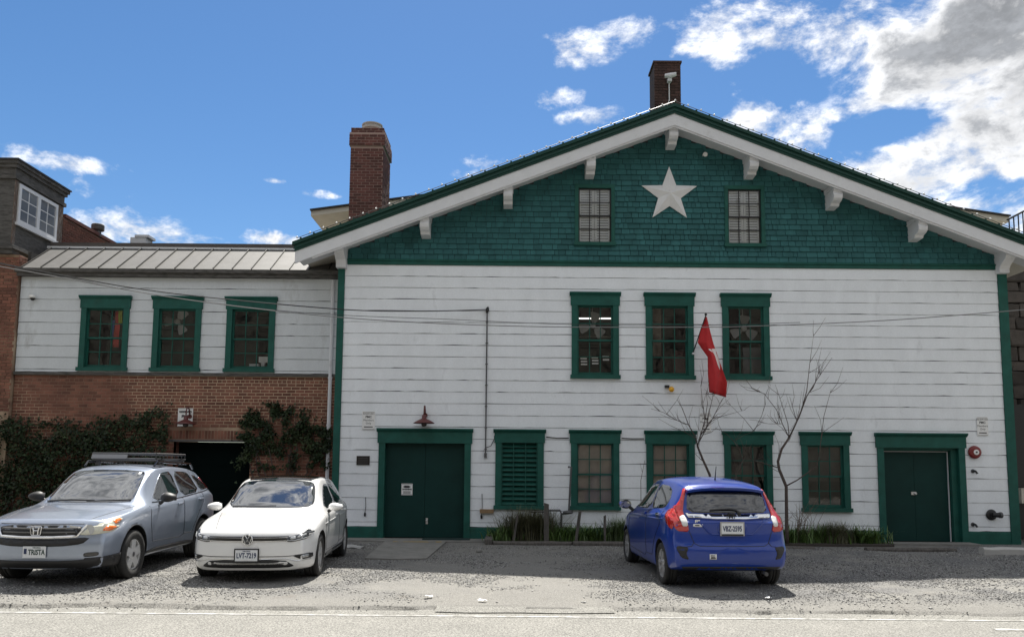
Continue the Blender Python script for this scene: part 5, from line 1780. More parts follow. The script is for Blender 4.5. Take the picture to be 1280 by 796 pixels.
class Car:
    """a car built about its own axes: x runs back from the nose, y to its side, z up"""

    def __init__(s, name, label, spec, paint):
        s.sp = spec
        s.T = thing(name, label, 'car', (0, 0, 0))
        s.T['_local'] = 1
        s.L = spec['L']
        s.paint = paint
        s.make_body()

    def make_body(s):
        sp, L = s.sp, s.L
        zt, zb, zs, W = pchip(sp['top']), pchip(sp['bottom']), pchip(sp['belt']), pchip(sp['half'])
        wr = pchip(sp['roofw'])
        xf, xr = pchip(sp['nose']), pchip(sp['tail'])
        cf, cr = sp['cf'], sp['cr']
        zroof = sp['H']
        n = 100
        t = np.linspace(0, 1, n)
        us = L * (t - .14 * np.sin(2 * np.pi * t) / (2 * np.pi) * 2.2)
        rings = []
        for x in us:
            T_, B_, S_, w = float(zt(x)), float(zb(x)), float(zs(x)), float(W(x))
            S_ = min(S_, T_ - .02)
            g = min(1.0, max(0.0, (T_ - S_ - .03) / (zroof - S_ - .03)))
            g = g ** .8
            ye = (1 - g) * w * .74 + g * float(wr(x))
            dz = (1 - g) * min(.035, (T_ - S_) * .5) + g * .075
            yb = w - .055 - .02 * g
            mid = B_ + (S_ - B_) * .55
            k = [(0, B_), (w * .6, B_), (w - .10, B_), (w - .035, B_ + .025), (w - .012, B_ + .12), (w, mid - .05), (w, mid + .06), (w - .012, S_ - .11), (w - .022, S_ - .05), (yb, S_ - .004),
                 ((yb * .78 + ye * .22), S_ + (T_ - dz - S_) * .22), ((yb * .35 + ye * .65), S_ + (T_ - dz - S_) * .65), (ye + .004, T_ - dz - .012 * g), (ye - .03, T_ - dz + .030 * g), (ye * .72, T_ - dz * .25), (ye * .35, T_ - dz * .05), (0, T_)]
            pts = chaikin([np.array(q) for q in k], 2)
            rings.append(np.array(pts))
        m = len(rings[0])
        wmax = max(float(W(x)) for x in us)
        def Fx(y, z): return float(xf(z)) + cf * (abs(y) / wmax) ** 3
        def Rx(y, z): return float(xr(z)) + cr * (abs(y) / wmax) ** 3
        V, F = [], []
        full = 2 * m - 2
        def ringpts(r_):
            q = [(a[0], a[1]) for a in r_]
            return q + [(-a[0], a[1]) for a in r_[-2:0:-1]]
        fl = sp.get('fall', .9)
        for x, r_ in zip(us, rings):
            a = max(0, 1 - x / fl) ** 1.6
            b = max(0, 1 - (L - x) / .75) ** 1.6
            for y, z in ringpts(r_):
                V.append((x + Fx(y, z) * a - Rx(y, z) * b, y, z))
        for i in range(n - 1):
            for j in range(full):
                F.append((i * full + j, i * full + (j + 1) % full, (i + 1) * full + (j + 1) % full, (i + 1) * full + j))
        for end in (0, 1):
            q = ringpts(rings[0] if end == 0 else rings[-1])
            cz = (q[0][1] + q[m - 1][1]) / 2
            prev = 0 if end == 0 else (n - 1) * full
            for sc in (.94, .86, .76, .64, .5, .35, .18):
                st = len(V)
                for y, z in q:
                    yy, zz = y * sc, cz + (z - cz) * sc
                    V.append((Fx(yy, zz) if end == 0 else L - Rx(yy, zz), yy, zz))
                for j in range(full):
                    F.append((prev + j, prev + (j + 1) % full, st + (j + 1) % full, st + j))
                prev = st
            V.append((Fx(0, cz) if end == 0 else L - Rx(0, cz), 0, cz))
            for j in range(full):
                F.append((prev + j, prev + (j + 1) % full, len(V) - 1))
        mb = MB(); mb.v = V; mb.f = F
        me = mb.mesh('body', s.paint, True)
        me.materials.append(M['black'])
        s.bvh = BVHTree.FromPolygons([v.co.copy() for v in me.vertices], [tuple(p.vertices) for p in me.polygons])
        o = bpy.data.objects.new('body', me); COL.objects.link(o)
        cut = MB()
        r_ = sp['wheel_r'] + sp.get('arch', .05)
        for wx in sp['axles']:
            for sd in (-1, 1):
                y0, y1 = sorted((sd * (wmax - .32), sd * (wmax + .3)))
                cut.lathe([(r_, y0), (r_, y1)], (wx, 0, sp['wheel_r'] + .015), 'y', 40)
        cm = cut.mesh('cutter', None)
        cm.materials.append(s.paint); cm.materials.append(M['black'])
        for p in cm.polygons:
            p.material_index = 1
        co = bpy.data.objects.new('cutter', cm); COL.objects.link(co)
        md = o.modifiers.new('arches', 'BOOLEAN'); md.operation = 'DIFFERENCE'; md.object = co; md.solver = 'EXACT'
        dg = bpy.context.evaluated_depsgraph_get()
        nm = bpy.data.meshes.new_from_object(o.evaluated_get(dg))
        nm.name = 'body'
        bpy.data.objects.remove(o); bpy.data.objects.remove(co)
        s.body = obj('body', nm, s.T)

    # -- projecting outlines onto the body
    def hit(s, a, b, view):
        if view == 'front': o, d = Vector((-3, a, b)), Vector((1, 0, 0))
        elif view == 'rear': o, d = Vector((s.L + 3, a, b)), Vector((-1, 0, 0))
        elif view == 'left': o, d = Vector((a, 3, b)), Vector((0, -1, 0))
        elif view == 'right': o, d = Vector((a, -3, b)), Vector((0, 1, 0))
        else: o, d = Vector((a, b, 4)), Vector((0, 0, -1))
        p, nrm, _, _ = s.bvh.ray_cast(o, d)
        if p is None:
            p, nrm, _, _ = s.bvh.find_nearest(o + d * 3)
        if nrm.dot(d) > 0:
            nrm = -nrm
        return p, nrm, d

    def panel(s, name, outline, view, m, off=.004, parent=None, smooth=2, step=.06, depth=.012, label=None, solid=True):
        p = [np.array(q, float) for q in outline]
        for _ in range(smooth):
            q = []
            for a, b in zip(p, p[1:] + p[:1]):
                q += [a * .82 + b * .18, a * .18 + b * .82]
            p = q
        pts = []
        for a, b in zip(p, p[1:] + p[:1]):
            k = max(1, int(np.linalg.norm(b - a) / (step * .7)))
            pts += [a + (b - a) * i / k for i in range(k)]
        nb = len(pts)
        lo, hi = np.min(pts, 0), np.max(pts, 0)
        allp = [Vector(q) for q in pts]
        for x in np.arange(lo[0] + step / 2, hi[0], step):
            for y in np.arange(lo[1] + step / 2, hi[1], step):
                inside = False
                near = 9.0
                for (ax, ay), (bx, by) in zip(pts, pts[1:] + pts[:1]):
                    if (ay > y) != (by > y) and x < (bx - ax) * (y - ay) / (by - ay) + ax:
                        inside = not inside
                    near = min(near, math.hypot(x - ax, y - ay))
                if inside and near > step * .3:
                    allp.append(Vector((x, y)))
        r_ = delaunay_2d_cdt(allp, [], [list(range(nb))], 1, 1e-6)
        V2, F2 = r_[0], r_[2]
        V = []
        for q in V2:
            h, nrm, d = s.hit(q.x, q.y, view)
            V.append(h + nrm * off)
        mb = MB(); mb.add(V, [tuple(f) for f in F2])
        # skirt
        cnt = {}
        for f in F2:
            for a, b in zip(f, list(f[1:]) + [f[0]]):
                cnt[(a, b)] = 1
        st = len(mb.v)
        idx = {}
        for (a, b) in list(cnt):
            if (b, a) not in cnt:
                for q in (a, b):
                    if q not in idx:
                        h, nrm, d = s.hit(V2[q].x, V2[q].y, view)
                        idx[q] = len(mb.v)
                        mb.v.append(tuple(Vector(V[q]) - nrm * depth))
                mb.f.append((b, a, idx[a], idx[b]))
        me = mb.mesh(name, m, False, True)
        # smooth the face, keep the rim crisp
        nfl = len(F2)
        for i, pl in enumerate(me.polygons):
            pl.use_smooth = i < nfl
        o = obj(name, me, parent or s.T)
        # orient outward
        c = s.hit(V2[0].x, V2[0].y, view)
        if label:
            o['label'] = label
        return o

    def both(s, name, outline, m, **kw):
        for v in ('left', 'right'):
            s.panel(name, outline, v, m, **kw)

    def pair(s, name, outline, view, m, **kw):
        """mirrored pair of panels on the front or the rear"""
        return s.panel(name, outline, view, m, **kw), s.panel(name, [(-a, b) for a, b in outline], view, m, **kw)

    def seam(s, line, view, m=None, r_=.0045, parent=None, name='panel_gap', off=.0005, n=14):
        p = [np.array(q, float) for q in line]
        pts = []
        for a, b in zip(p[:-1], p[1:]):
            k = max(2, int(np.linalg.norm(b - a) / .05))
            pts += [a + (b - a) * i / k for i in range(k)]
        pts.append(p[-1])
        path = []
        for q in pts:
            h, nrm, d = s.hit(q[0], q[1], view)
            path.append(h + nrm * off)
        MB().tube(path, r_, 5).build(name, m or M['dark'], parent or s.body)

    def wheels(s, style):
        sp = s.sp
        r_ = sp['wheel_r']
        tw = sp['tyre_w']
        hw = sp['track'] / 2
        rr = r_ * style['rim']
        tyre = MB().lathe([(rr - .01, -tw * .40), (rr + .015, -tw * .5), ((rr + r_) / 2, -tw * .54), (r_ - .015, -tw * .49), (r_, -tw * .38), (r_, -tw * .12), (r_ - .006, -tw * .11), (r_ - .006, -tw * .08), (r_, -tw * .07), (r_, tw * .07), (r_ - .006, tw * .08), (r_ - .006, tw * .11), (r_, tw * .12), (r_, tw * .38), (r_ - .015, tw * .49), ((rr + r_) / 2, tw * .54), (rr + .015, tw * .5), (rr - .01, tw * .40)], (0, 0, 0), 'y', 36, close=True)
        tm = tyre.mesh('tyre', mat('tyre_rubber', (.018, .018, .018), .8, var=.2, vscale=8, dirt=(.06, .055, .05), dscale=6), True)
        rim = MB().lathe([(rr, -tw * .45), (rr, -tw * .42), (rr - .018, -tw * .40), (rr - .022, -tw * .2), (rr - .022, tw * .35), (rr, tw * .4)], (0, 0, 0), 'y', 36)
        rim.f = rim.f[:-2]
        rim.lathe([(.02, -tw * .43), (style['hub'], -tw * .41), (style['hub'] + .015, -tw * .34), (style['hub'] + .015, -tw * .1)], (0, 0, 0), 'y', 20)
        for k in range(style['n']):
            for dlt in style['split']:
                a = 2 * math.pi * k / style['n'] + .3
                a0, a1 = a + dlt * .25, a + dlt
                w0, w1 = style['w0'], style['w1']
                vs = []
                for rad, aa, w, y in ((style['hub'] * .8, a0, w0, -tw * .40), (rr * .62, (a0 + a1) / 2, (w0 + w1) / 2, -tw * .42), (rr - .012, a1, w1, -tw * .42)):
                    ux, uz = math.cos(aa), math.sin(aa)
                    for sd in (-1, 1):
                        vs.append((ux * rad - uz * w * sd, y, uz * rad + ux * w * sd))
                vs += [(x, y + .03, z) for x, y, z in vs]
                rim.add(vs, [(0, 1, 3, 2), (2, 3, 5, 4), (6, 8, 9, 7), (8, 10, 11, 9), (0, 2, 8, 6), (2, 4, 10, 8), (1, 7, 9, 3), (3, 9, 11, 5)])
        rm = rim.mesh('rim', style['mat'])
        bk = MB().lathe([(.03, tw * .05), (rr - .02, tw * .05), (rr - .02, tw * .08)], (0, 0, 0), 'y', 24).mesh('brake', mat('brake_dark', (.03, .03, .032), .6, metallic=.4))
        cap = MB().lathe([(.035, -tw * .445), (.03, -tw * .46), (.004, -tw * .465)], (0, 0, 0), 'y', 16).mesh('hub_cap', style.get('cap', M['dark']))
        for wx in sp['axles']:
            for sd in (-1, 1):
                w = obj('wheel', tm, s.T, (wx, sd * hw, r_ - .004))
                if sd > 0:
                    w.rotation_euler = (0, 0, math.pi)
                obj('rim', rm, w); obj('brake', bk, w); obj('hub_cap', cap, w)

    def mirrors(s, x, z, m, size=(.10, .11, .075), arm=.05):
        w = s.sp['mirror_y']
        for sd in (-1, 1):
            bm = bmesh.new(); bmesh.ops.create_uvsphere(bm, u_segments=20, v_segments=12, radius=1)
            for v in bm.verts:
                q = v.co
                v.co = Vector((x + size[0] * (q.x if q.x < 0 else q.x * .35), sd * (w + size[1] * (1 + q.y * sd * 1.0)) if False else sd * w + size[1] * q.y, z + size[2] * q.z * (1 + .25 * q.y * -sd)))
            me = bpy.data.meshes.new('door_mirror'); bm.to_mesh(me); bm.free(); me.materials.append(m); me.shade_smooth()
            o = obj('door_mirror', me, s.T)
            MB().tube([(x + .03, sd * (w - size[1] * .6), z - size[2] * .5), (x + .04, sd * (w - size[1] - arm), z - size[2] - .03)], .028, 8).build('mirror_arm', M['black'], o)
            f = MB().prism([(sd * (w - size[1] * .85), z - size[2] * .7), (sd * (w + size[1] * .85), z - size[2] * .7), (sd * (w + size[1] * .85), z + size[2] * .7), (sd * (w - size[1] * .85), z + size[2] * .7)], 'x', x + size[0] * .34, x + size[0] * .38)
            f.build('mirror_glass', mat('mirror_glass', (.6, .62, .65), .03, metallic=1), o)

    def plate(s, view, y, z, x, body, sub, m, ink, w=.305, h=.152, frame=None, title=None, fit=.88, dy=0.0):
        """licence plate that faces the nose or the tail; reads from outside"""
        sg = -1 if view == 'front' else 1
        if frame:
            MB().box(min(x, x + sg * .012), max(x, x + sg * .012), y - w / 2 - .018, y + w / 2 + .018, z - h / 2 - .025, z + h / 2 + .018).build('plate_frame', frame, s.T)
        xo = x + sg * .016
        o = MB().box(min(xo, xo - sg * .006), max(xo, xo - sg * .006), y - w / 2, y + w / 2, z - h / 2, z + h / 2).build('licence_plate', m, s.T)
        def put(t, sz, zz, mm, bold):
            me = text_mesh(t, sz, mm, bold=bold)
            wd = max(v.co.x for v in me.vertices) - min(v.co.x for v in me.vertices)
            me.transform(Matrix.Diagonal((min(1.0, w * (fit if t == body else .88) / wd), 1, 1, 1)))
            R_ = Matrix.Rotation(math.pi / 2, 4, 'X')
            rz = Matrix.Rotation(-math.pi / 2 if view == 'front' else math.pi / 2, 4, 'Z')
            me.transform(Matrix.Translation((xo + sg * .0005, y + dy, zz)) @ rz @ R_)
            obj('lettering', me, o)
        put(body, .098, z - .004, ink, .003)
        if title:
            put(title, .026, z + h * .38, ink, .0005)
        if sub:
            put(sub, .024, z - h * .40, M['white'] if frame else ink, .0005)
        return o

    def place(s, X, Y, yaw, back=False):
        s.T.location = (X, Y, 0)
        s.T.rotation_euler = (0, 0, (math.pi / 2 if not back else -math.pi / 2) + yaw)
        del s.T['_local']


def car_paint(name, c, metallic=.0, rough=.35, coat=1.0, spec=.5):
    return mat(name, c, rough, metallic=metallic, coat=coat, spec=spec, dirt=None, var=.02, vscale=4)


GLS = mat('car_glass', (.012, .014, .016), .02, spec=1.0, ior=2.1, coat=1.0)
GLS_REAR = mat('tinted_car_glass', (.008, .009, .012), .02, spec=.9, ior=1.55, coat=.6)
BLK = mat('black_car_plastic', (.014, .014, .015), .55)
GLOSSBLK = mat('gloss_black', (.008, .008, .009), .08, coat=1.0)
LENS = mat('clear_lamp_lens', (.42, .43, .44), .08, metallic=.35, coat=1.0)
MILKY = mat('milky_lamp_lens', (.58, .57, .47), .12, coat=1.0, var=.12, vscale=12)
REDL = mat('red_lamp_lens', (.42, .012, .008), .10, coat=1.0)
ORNG = mat('orange_lamp_lens', (.80, .17, .02), .12, coat=1.0)
PLW = mat('plate_white', (.68, .70, .72), .45)
INKB = mat('plate_blue_ink', (.015, .03, .09), .5)
INKG = mat('plate_green_ink', (.02, .05, .045), .5)


def honda_mark(car, x, y, z, sg, m, w=.105, h=.085, parent=None):
    """an H in a rounded frame"""
    o = MB()
    fr = [(-.5, .42), (-.42, .5), (.42, .5), (.5, .42), (.40, -.42), (.32, -.5), (-.32, -.5), (-.40, -.42), (-.5, .42)]
    o.tube([(x, y + a * w, z + b * h) for a, b in fr], .006, 6)
    for a in ((-.28, -.2), (.28, .2)):
        o.tube([(x, y + a[0] * w, z + .40 * h), (x, y + a[1] * w, z), (x, y + a[1] * .95 * w, z - .42 * h)], .009, 6)
    o.tube([(x, y - .22 * w, z + .02 * h), (x, y + .22 * w, z + .02 * h)], .008, 6)
    return o.build('emblem', m, parent or car.T)


def build_suv():
    sp = dict(L=4.55, H=1.66, wheel_r=.352, tyre_w=.225, track=1.58, axles=(.93, 3.55), cf=.30, cr=.22, mirror_y=1.03, arch=.055, fall=1.1,
              top=[(0, .905), (.25, .955), (.6, 1.0), (1.0, 1.045), (1.22, 1.075), (1.45, 1.235), (1.75, 1.45), (2.0, 1.585), (2.25, 1.64), (2.7, 1.66), (3.3, 1.64), (3.85, 1.565), (4.15, 1.43), (4.4, 1.16), (4.55, 1.02)],
              bottom=[(0, .24), (.3, .22), (.9, .24), (1.5, .26), (3.2, .27), (4.2, .30), (4.55, .36)],
              belt=[(0, .88), (.35, .92), (.8, .965), (1.3, 1.02), (2.0, 1.075), (3.0, 1.13), (3.8, 1.19), (4.2, 1.15), (4.55, .98)],
              half=[(0, .80), (.18, .855), (.5, .895), (1.0, .91), (2.3, .905), (3.6, .91), (4.1, .885), (4.4, .83), (4.55, .78)],
              roofw=[(0, .60), (2.0, .625), (3.0, .63), (4.0, .59), (4.55, .55)],
              nose=[(.2, .10), (.3, .05), (.42, .0), (.55, .0), (.66, .02), (.75, .035), (.84, .07), (.905, .14), (.95, .2)], tail=[(.3, .06), (.5, 0), (.75, .03), (1.0, .08), (1.2, .14)])
    paint = car_paint('silver_blue_metallic', (.31, .355, .44), .50, .28)
    c = Car('parked_suv', 'silver-blue sport utility car with a roof basket parked nose out', sp, paint)
    # glass
    c.panel('windscreen', [(-.66, 1.095), (-.35, 1.075), (.35, 1.075), (.66, 1.095), (.575, 1.48), (.52, 1.54), (.2, 1.565), (-.2, 1.565), (-.52, 1.54), (-.575, 1.48)], 'front', GLS, off=.006, label='windscreen that mirrors clouds')
    c.both('side_window', [(1.62, 1.085), (2.05, 1.40), (2.25, 1.52), (2.62, 1.545), (2.66, 1.12)], GLS, off=.003, smooth=1)
    c.both('side_window', [(2.74, 1.125), (2.70, 1.545), (3.25, 1.53), (3.38, 1.48), (3.48, 1.185)], GLS, off=.003, smooth=1)
    c.both('quarter_window', [(3.56, 1.20), (3.46, 1.48), (3.68, 1.45), (3.98, 1.29), (4.0, 1.23)], GLS, off=.003, smooth=1)
    c.panel('rear_window', [(-.58, 1.12), (.58, 1.12), (.50, 1.46), (-.50, 1.46)], 'rear', GLS_REAR, off=.003)
    for v in ('left', 'right'):
        c.seam([(1.45, 1.02), (1.42, .75), (1.50, .48), (2.55, .46), (2.70, .5), (2.70, 1.1)], v)
        c.seam([(2.70, .5), (3.05, .5), (3.25, .75), (3.52, 1.0), (3.52, 1.18)], v)
        c.seam([(1.60, 1.068), (2.0, 1.055 + .02), (2.7, 1.105), (3.5, 1.165), (4.0, 1.21)], v, GLOSSBLK, .009, name='belt_strip')
        c.panel('door_handle', [(2.42, .985), (2.62, .995), (2.62, 1.035), (2.42, 1.025)], v, paint, off=.022, depth=.03, smooth=1, step=.03)
        c.panel('door_handle', [(3.30, 1.03), (3.48, 1.04), (3.48, 1.08), (3.30, 1.07)], v, paint, off=.022, depth=.03, smooth=1, step=.03)
        c.panel('sill_cladding', [(1.34, .22), (3.12, .24), (3.12, .38), (1.34, .38)], v, BLK, off=.006, smooth=1)
    # face
    c.panel('hood_gap', [(-.56, .838), (.56, .838), (.56, .846), (-.56, .846)], 'front', M['dark'], off=.002, smooth=0, depth=.004)
    g1 = c.panel('grille', [(-.56, .83), (.56, .83), (.50, .665), (-.50, .665)], 'front', BLK, off=.002, smooth=1)
    for z, w in ((.785, .50), (.735, .48)):
        c.seam([(-w, z), (-.2, z - .005), (.2, z - .005), (w, z)], 'front', mat('grey_grille_bar', (.16, .16, .165), .35, metallic=.6), .013, parent=g1, name='grille_bar', off=.006)
    c.seam([(-.60, .825), (-.50, .68), (-.2, .665), (.2, .665), (.50, .68), (.60, .825)], 'front', M['chrome'], .016, parent=g1, name='grille_surround', off=.006)
    honda_mark(c, -.015, 0, .755, -1, M['chrome'], .15, .115)
    c.panel('lower_grille', [(-.66, .665), (-.3, .645), (.3, .645), (.66, .665), (.58, .575), (.3, .545), (-.3, .545), (-.58, .575)], 'front', BLK, off=.004, smooth=1)
    c.panel('lower_bumper', [(-.86, .40), (-.45, .355), (.45, .355), (.86, .40), (.84, .225), (-.84, .225)], 'front', BLK, off=.006, smooth=1)
    for v in ('left', 'right'):
        c.panel('bumper_side', [(.10, .39), (.55, .42), (.55, .24), (.10, .24)], v, BLK, off=.005, smooth=0)
    for o in c.pair('headlight', [(.51, .705), (.62, .69), (.84, .715), (.872, .80), (.79, .835), (.64, .80)], 'front', MILKY, off=.007, smooth=1, step=.04):
        pass
    for sd in (1, -1):
        c.panel('indicator', [(sd * .77, .745), (sd * .83, .735), (sd * .858, .79), (sd * .80, .812)], 'front', ORNG, off=.011, smooth=1, step=.03)
        h, n_, d = c.hit(sd * .64, .765, 'front')
        MB().lathe([(.068, -.012), (.06, -.006), (.03, .0)], (h.x - .004, sd * .64, .765), 'x', 20).build('lamp_bowl', LENS, c.T)
    c.both('headlight_side', [(.18, .72), (.42, .79), (.60, .885), (.54, .905), (.32, .87), (.20, .835)], MILKY, off=.006, smooth=1, step=.04)
    c.both('indicator_side', [(.42, .815), (.57, .88), (.53, .895), (.40, .872)], ORNG, off=.010, smooth=1, step=.03)
    for o in c.pair('fog_lamp', [(.60, .46), (.76, .47), (.76, .41), (.60, .40)], 'front', GLOSSBLK, off=.004, smooth=2, step=.03):
        pass
    h, n_, d = c.hit(0, .50, 'front')
    c.plate('front', 0, .475, h.x - .006, 'TRISTA', None, PLW, INKG, title='VIRGINIA', fit=.74, dy=-.03)
    MB().box(h.x - .024, h.x - .022, .10, .137, .45, .52).build('plate_crest', INKB, c.T)
    # bonnet creases, wipers
    for sd in (-1, 1):
        c.seam([(.25, sd * .60), (.7, sd * .68), (1.2, sd * .74)], 'top', M['dark'], .004)
    c.seam([(.62, 1.085), (.25, 1.105), (-.1, 1.10)], 'front', M['black'], .010, name='wiper', off=.012)
    c.seam([(.0, 1.085), (-.35, 1.10), (-.62, 1.11)], 'front', M['black'], .010, name='wiper', off=.012)
    c.panel('sticker', [(-.50, 1.49), (-.46, 1.49), (-.46, 1.53), (-.50, 1.53)], 'front', M['white'], off=.006, smooth=0, step=.03)
    # rear
    c.pair('tail_light', [(.62, 1.42), (.68, 1.42), (.80, 1.05), (.80, .85), (.62, .85), (.68, 1.05)], 'rear', REDL, off=.006, smooth=1)
    c.plate('rear', 0, .88, c.hit(0, .88, 'rear')[0].x + .006, 'TRISTA', None, PLW, INKG)
    c.panel('rear_bumper', [(-.78, .62), (.78, .62), (.76, .40), (-.76, .40)], 'rear', BLK, off=.006)
    c.mirrors(1.72, 1.145, BLK, (.11, .125, .075), .03)
    c.wheels(dict(rim=.64, hub=.085, n=5, split=(0,), w0=.060, w1=.062, mat=mat('silver_wheel', (.62, .62, .62), .35, metallic=.15), cap=mat('grey_hub', (.12, .12, .125), .4, metallic=.5)))
    # roof rails and basket
    rk = MB()
    for sd in (-1, 1):
        rk.tube([(2.2, sd * .56, 1.63), (2.3, sd * .57, 1.70), (3.7, sd * .56, 1.67), (3.85, sd * .55, 1.58)], .02, 8)
    rk.build('roof_rail', GLOSSBLK, c.T)
    bs = MB()
    x0, x1, w = 2.35, 3.55, .52
    for z in (1.745, 1.83):
        bs.tube([(x0, -w, z), (x1, -w, z), (x1, w, z), (x0, w, z), (x0, -w, z)], .018, 8)
    for i in range(9):
        x = x0 + (x1 - x0) * i / 8
        bs.tube([(x, -w, 1.83), (x, -w, 1.745), (x, w, 1.745), (x, w, 1.83)], .009, 5)
    for x in (2.55, 3.35):
        bs.box(x - .03, x + .03, -.58, .58, 1.70, 1.73)
        for sd in (-1, 1):
            bs.box(x - .04, x + .04, sd * .53 - .03, sd * .53 + .03, 1.64, 1.76)
    b = bs.build('roof_basket', mat('dark_grey_tube', (.10, .10, .105), .35, metallic=.6), c.T)
    fa = MB().prism([(2.29, 1.75), (2.33, 1.82), (2.35, 1.82), (2.32, 1.75)], 'y', -.06, .52)
    fa.build('wind_fairing', mat('grey_fairing', (.22, .22, .23), .35, metallic=.3), b)
    c.place(-6.40, -7.30, R(1.2))


def build_hatch():
    sp = dict(L=4.26, H=1.49, wheel_r=.318, tyre_w=.205, track=1.545, axles=(.88, 3.51), cf=.28, cr=.22, mirror_y=.965, arch=.035, fall=1.0,
              top=[(0, .735), (.15, .785), (.4, .85), (.8, .92), (1.08, .965), (1.20, .995), (1.45, 1.15), (1.72, 1.32), (1.95, 1.43), (2.2, 1.475), (2.6, 1.49), (3.2, 1.47), (3.65, 1.42), (3.9, 1.27), (4.12, 1.02), (4.26, .86)],
              bottom=[(0, .185), (.3, .17), (1.0, .19), (3.2, .20), (4.26, .28)],
              belt=[(0, .715), (.35, .775), (.8, .84), (1.3, .90), (2.0, .94), (3.0, .965), (3.7, .99), (4.26, .83)],
              half=[(0, .74), (.15, .81), (.45, .87), (1.0, .895), (2.2, .89), (3.4, .895), (3.9, .86), (4.26, .76)],
              roofw=[(0, .58), (2.0, .625), (3.0, .62), (4.26, .54)],
              nose=[(.15, .10), (.22, .05), (.30, .01), (.42, .0), (.52, .01), (.60, .02), (.66, .035), (.72, .08), (.76, .14)], tail=[(.25, .05), (.5, 0), (.8, .03), (1.0, .1)])
    paint = car_paint('white_car_paint', (.74, .74, .735), 0, .3)
    c = Car('parked_hatchback', 'white hatchback with dark glass roof parked nose out', sp, paint)
    c.panel('windscreen', [(-.665, 1.015), (-.3, .995), (.3, .995), (.665, 1.015), (.61, 1.29), (.555, 1.385), (.2, 1.42), (-.2, 1.42), (-.555, 1.385), (-.61, 1.29)], 'front', GLS, off=.006, label='windscreen that mirrors bright clouds')
    c.panel('glass_roof', [(1.955, -.56), (1.93, -.2), (1.93, .2), (1.955, .56), (3.4, .54), (3.4, -.54)], 'top', GLOSSBLK, off=.003, smooth=1, label='black glass roof')
    c.both('side_window', [(1.58, .965), (1.98, 1.25), (2.2, 1.345), (2.56, 1.355), (2.60, .985)], GLS, off=.003, smooth=1)
    c.both('side_window', [(2.66, .99), (2.62, 1.355), (3.15, 1.335), (3.38, 1.26), (3.52, 1.04)], GLS, off=.003, smooth=1)
    c.panel('rear_window', [(-.55, 1.02), (.55, 1.02), (.47, 1.30), (-.47, 1.30)], 'rear', GLS_REAR, off=.003)
    for v in ('left', 'right'):
        c.seam([(1.30, .89), (1.24, .65), (1.30, .35), (2.5, .32), (2.63, .36), (2.63, .98)], v)
        c.seam([(2.63, .36), (3.05, .38), (3.2, .62), (3.55, .9), (3.55, 1.0)], v)
        c.panel('door_handle', [(2.36, .82), (2.55, .825), (2.55, .86), (2.36, .855)], v, paint, off=.02, depth=.03, smooth=1, step=.03)
        c.panel('door_handle', [(3.28, .85), (3.46, .855), (3.46, .89), (3.28, .885)], v, paint, off=.02, depth=.03, smooth=1, step=.03)
        c.seam([(1.2, .76), (2.2, .79), (3.4, .82)], v, paint, .006, name='side_crease', off=.002)
        c.seam([(1.25, .28), (3.15, .29)], v, BLK, .02, name='sill', off=.0)
    g1 = c.panel('grille', [(-.55, .662), (.55, .662), (.52, .588), (-.52, .588)], 'front', GLOSSBLK, off=.003, smooth=0, step=.04)
    c.seam([(-.54, .598), (-.2, .592), (.2, .592), (.54, .598)], 'front', M['chrome'], .006, parent=g1, name='grille_strip', off=.006)
    c.seam([(-.54, .640), (-.2, .637), (.2, .637), (.54, .640)], 'front', mat('grey_grille_bar', (.16, .16, .165), .35, metallic=.6), .005, parent=g1, name='grille_strip', off=.006)
    h, n_, d = c.hit(0, .615, 'front')
    e = MB().lathe([(.078, 0), (.078, -.012), (.07, -.016), (.01, -.017)], (h.x - .004, 0, .618), 'x', 28).build('emblem', mat('emblem_dark', (.05, .055, .065), .2, metallic=.5), c.T)
    rg = MB()
    X = h.x - .024
    rg.tube([(X, .070 * math.cos(a), .618 + .070 * math.sin(a)) for a in np.linspace(0, 2 * math.pi, 29)], .0065, 6)
    rg.tube([(X, -.030, .618 + .058), (X, 0, .618 + .008), (X, .030, .618 + .058)], .0065, 6)
    rg.tube([(X, -.060, .618 + .025), (X, -.030, .618 - .052), (X, 0, .618 + .0), (X, .030, .618 - .052), (X, .060, .618 + .025)], .0065, 6)
    rg.build('emblem_letters', M['chrome'], e)
    DK = mat('dark_lamp_housing', (.03, .032, .036), .08, coat=1.0, metallic=.2)
    for sd in (1, -1):
        o = c.panel('headlight', [(sd * .525, .585), (sd * .60, .578), (sd * .80, .62), (sd * .845, .705), (sd * .80, .715), (sd * .58, .652), (sd * .525, .648)], 'front', DK, off=.006, smooth=1, step=.04)
        c.panel('lamp_reflector', [(sd * .57, .650), (sd * .64, .66), (sd * .64, .618), (sd * .57, .612)], 'front', LENS, off=.010, smooth=1, step=.03, parent=o)
        c.panel('lamp_reflector', [(sd * .66, .656), (sd * .76, .690), (sd * .76, .655), (sd * .66, .630)], 'front', LENS, off=.010, smooth=1, step=.03, parent=o)
        c.seam([(sd * .535, .600), (sd * .62, .598), (sd * .80, .638), (sd * .83, .69)], 'front', LENS, .006, parent=o, name='light_strip', off=.010)
        o = c.panel('fog_housing', [(sd * .60, .395), (sd * .84, .415), (sd * .84, .335), (sd * .72, .33)], 'front', BLK, off=.004, smooth=1, step=.04)
        c.panel('fog_lamp', [(sd * .73, .395), (sd * .80, .40), (sd * .80, .355), (sd * .73, .352)], 'front', LENS, off=.008, smooth=1, step=.03, parent=o)
        c.seam([(sd * .20, .345), (sd * .52, .355), (sd * .66, .315), (sd * .82, .318)], 'front', M['chrome'], .005, name='bumper_strip', off=.005)
    c.both('headlight_side', [(.18, .615), (.30, .65), (.44, .725), (.38, .74), (.20, .685)], DK, off=.005, smooth=1, step=.04)
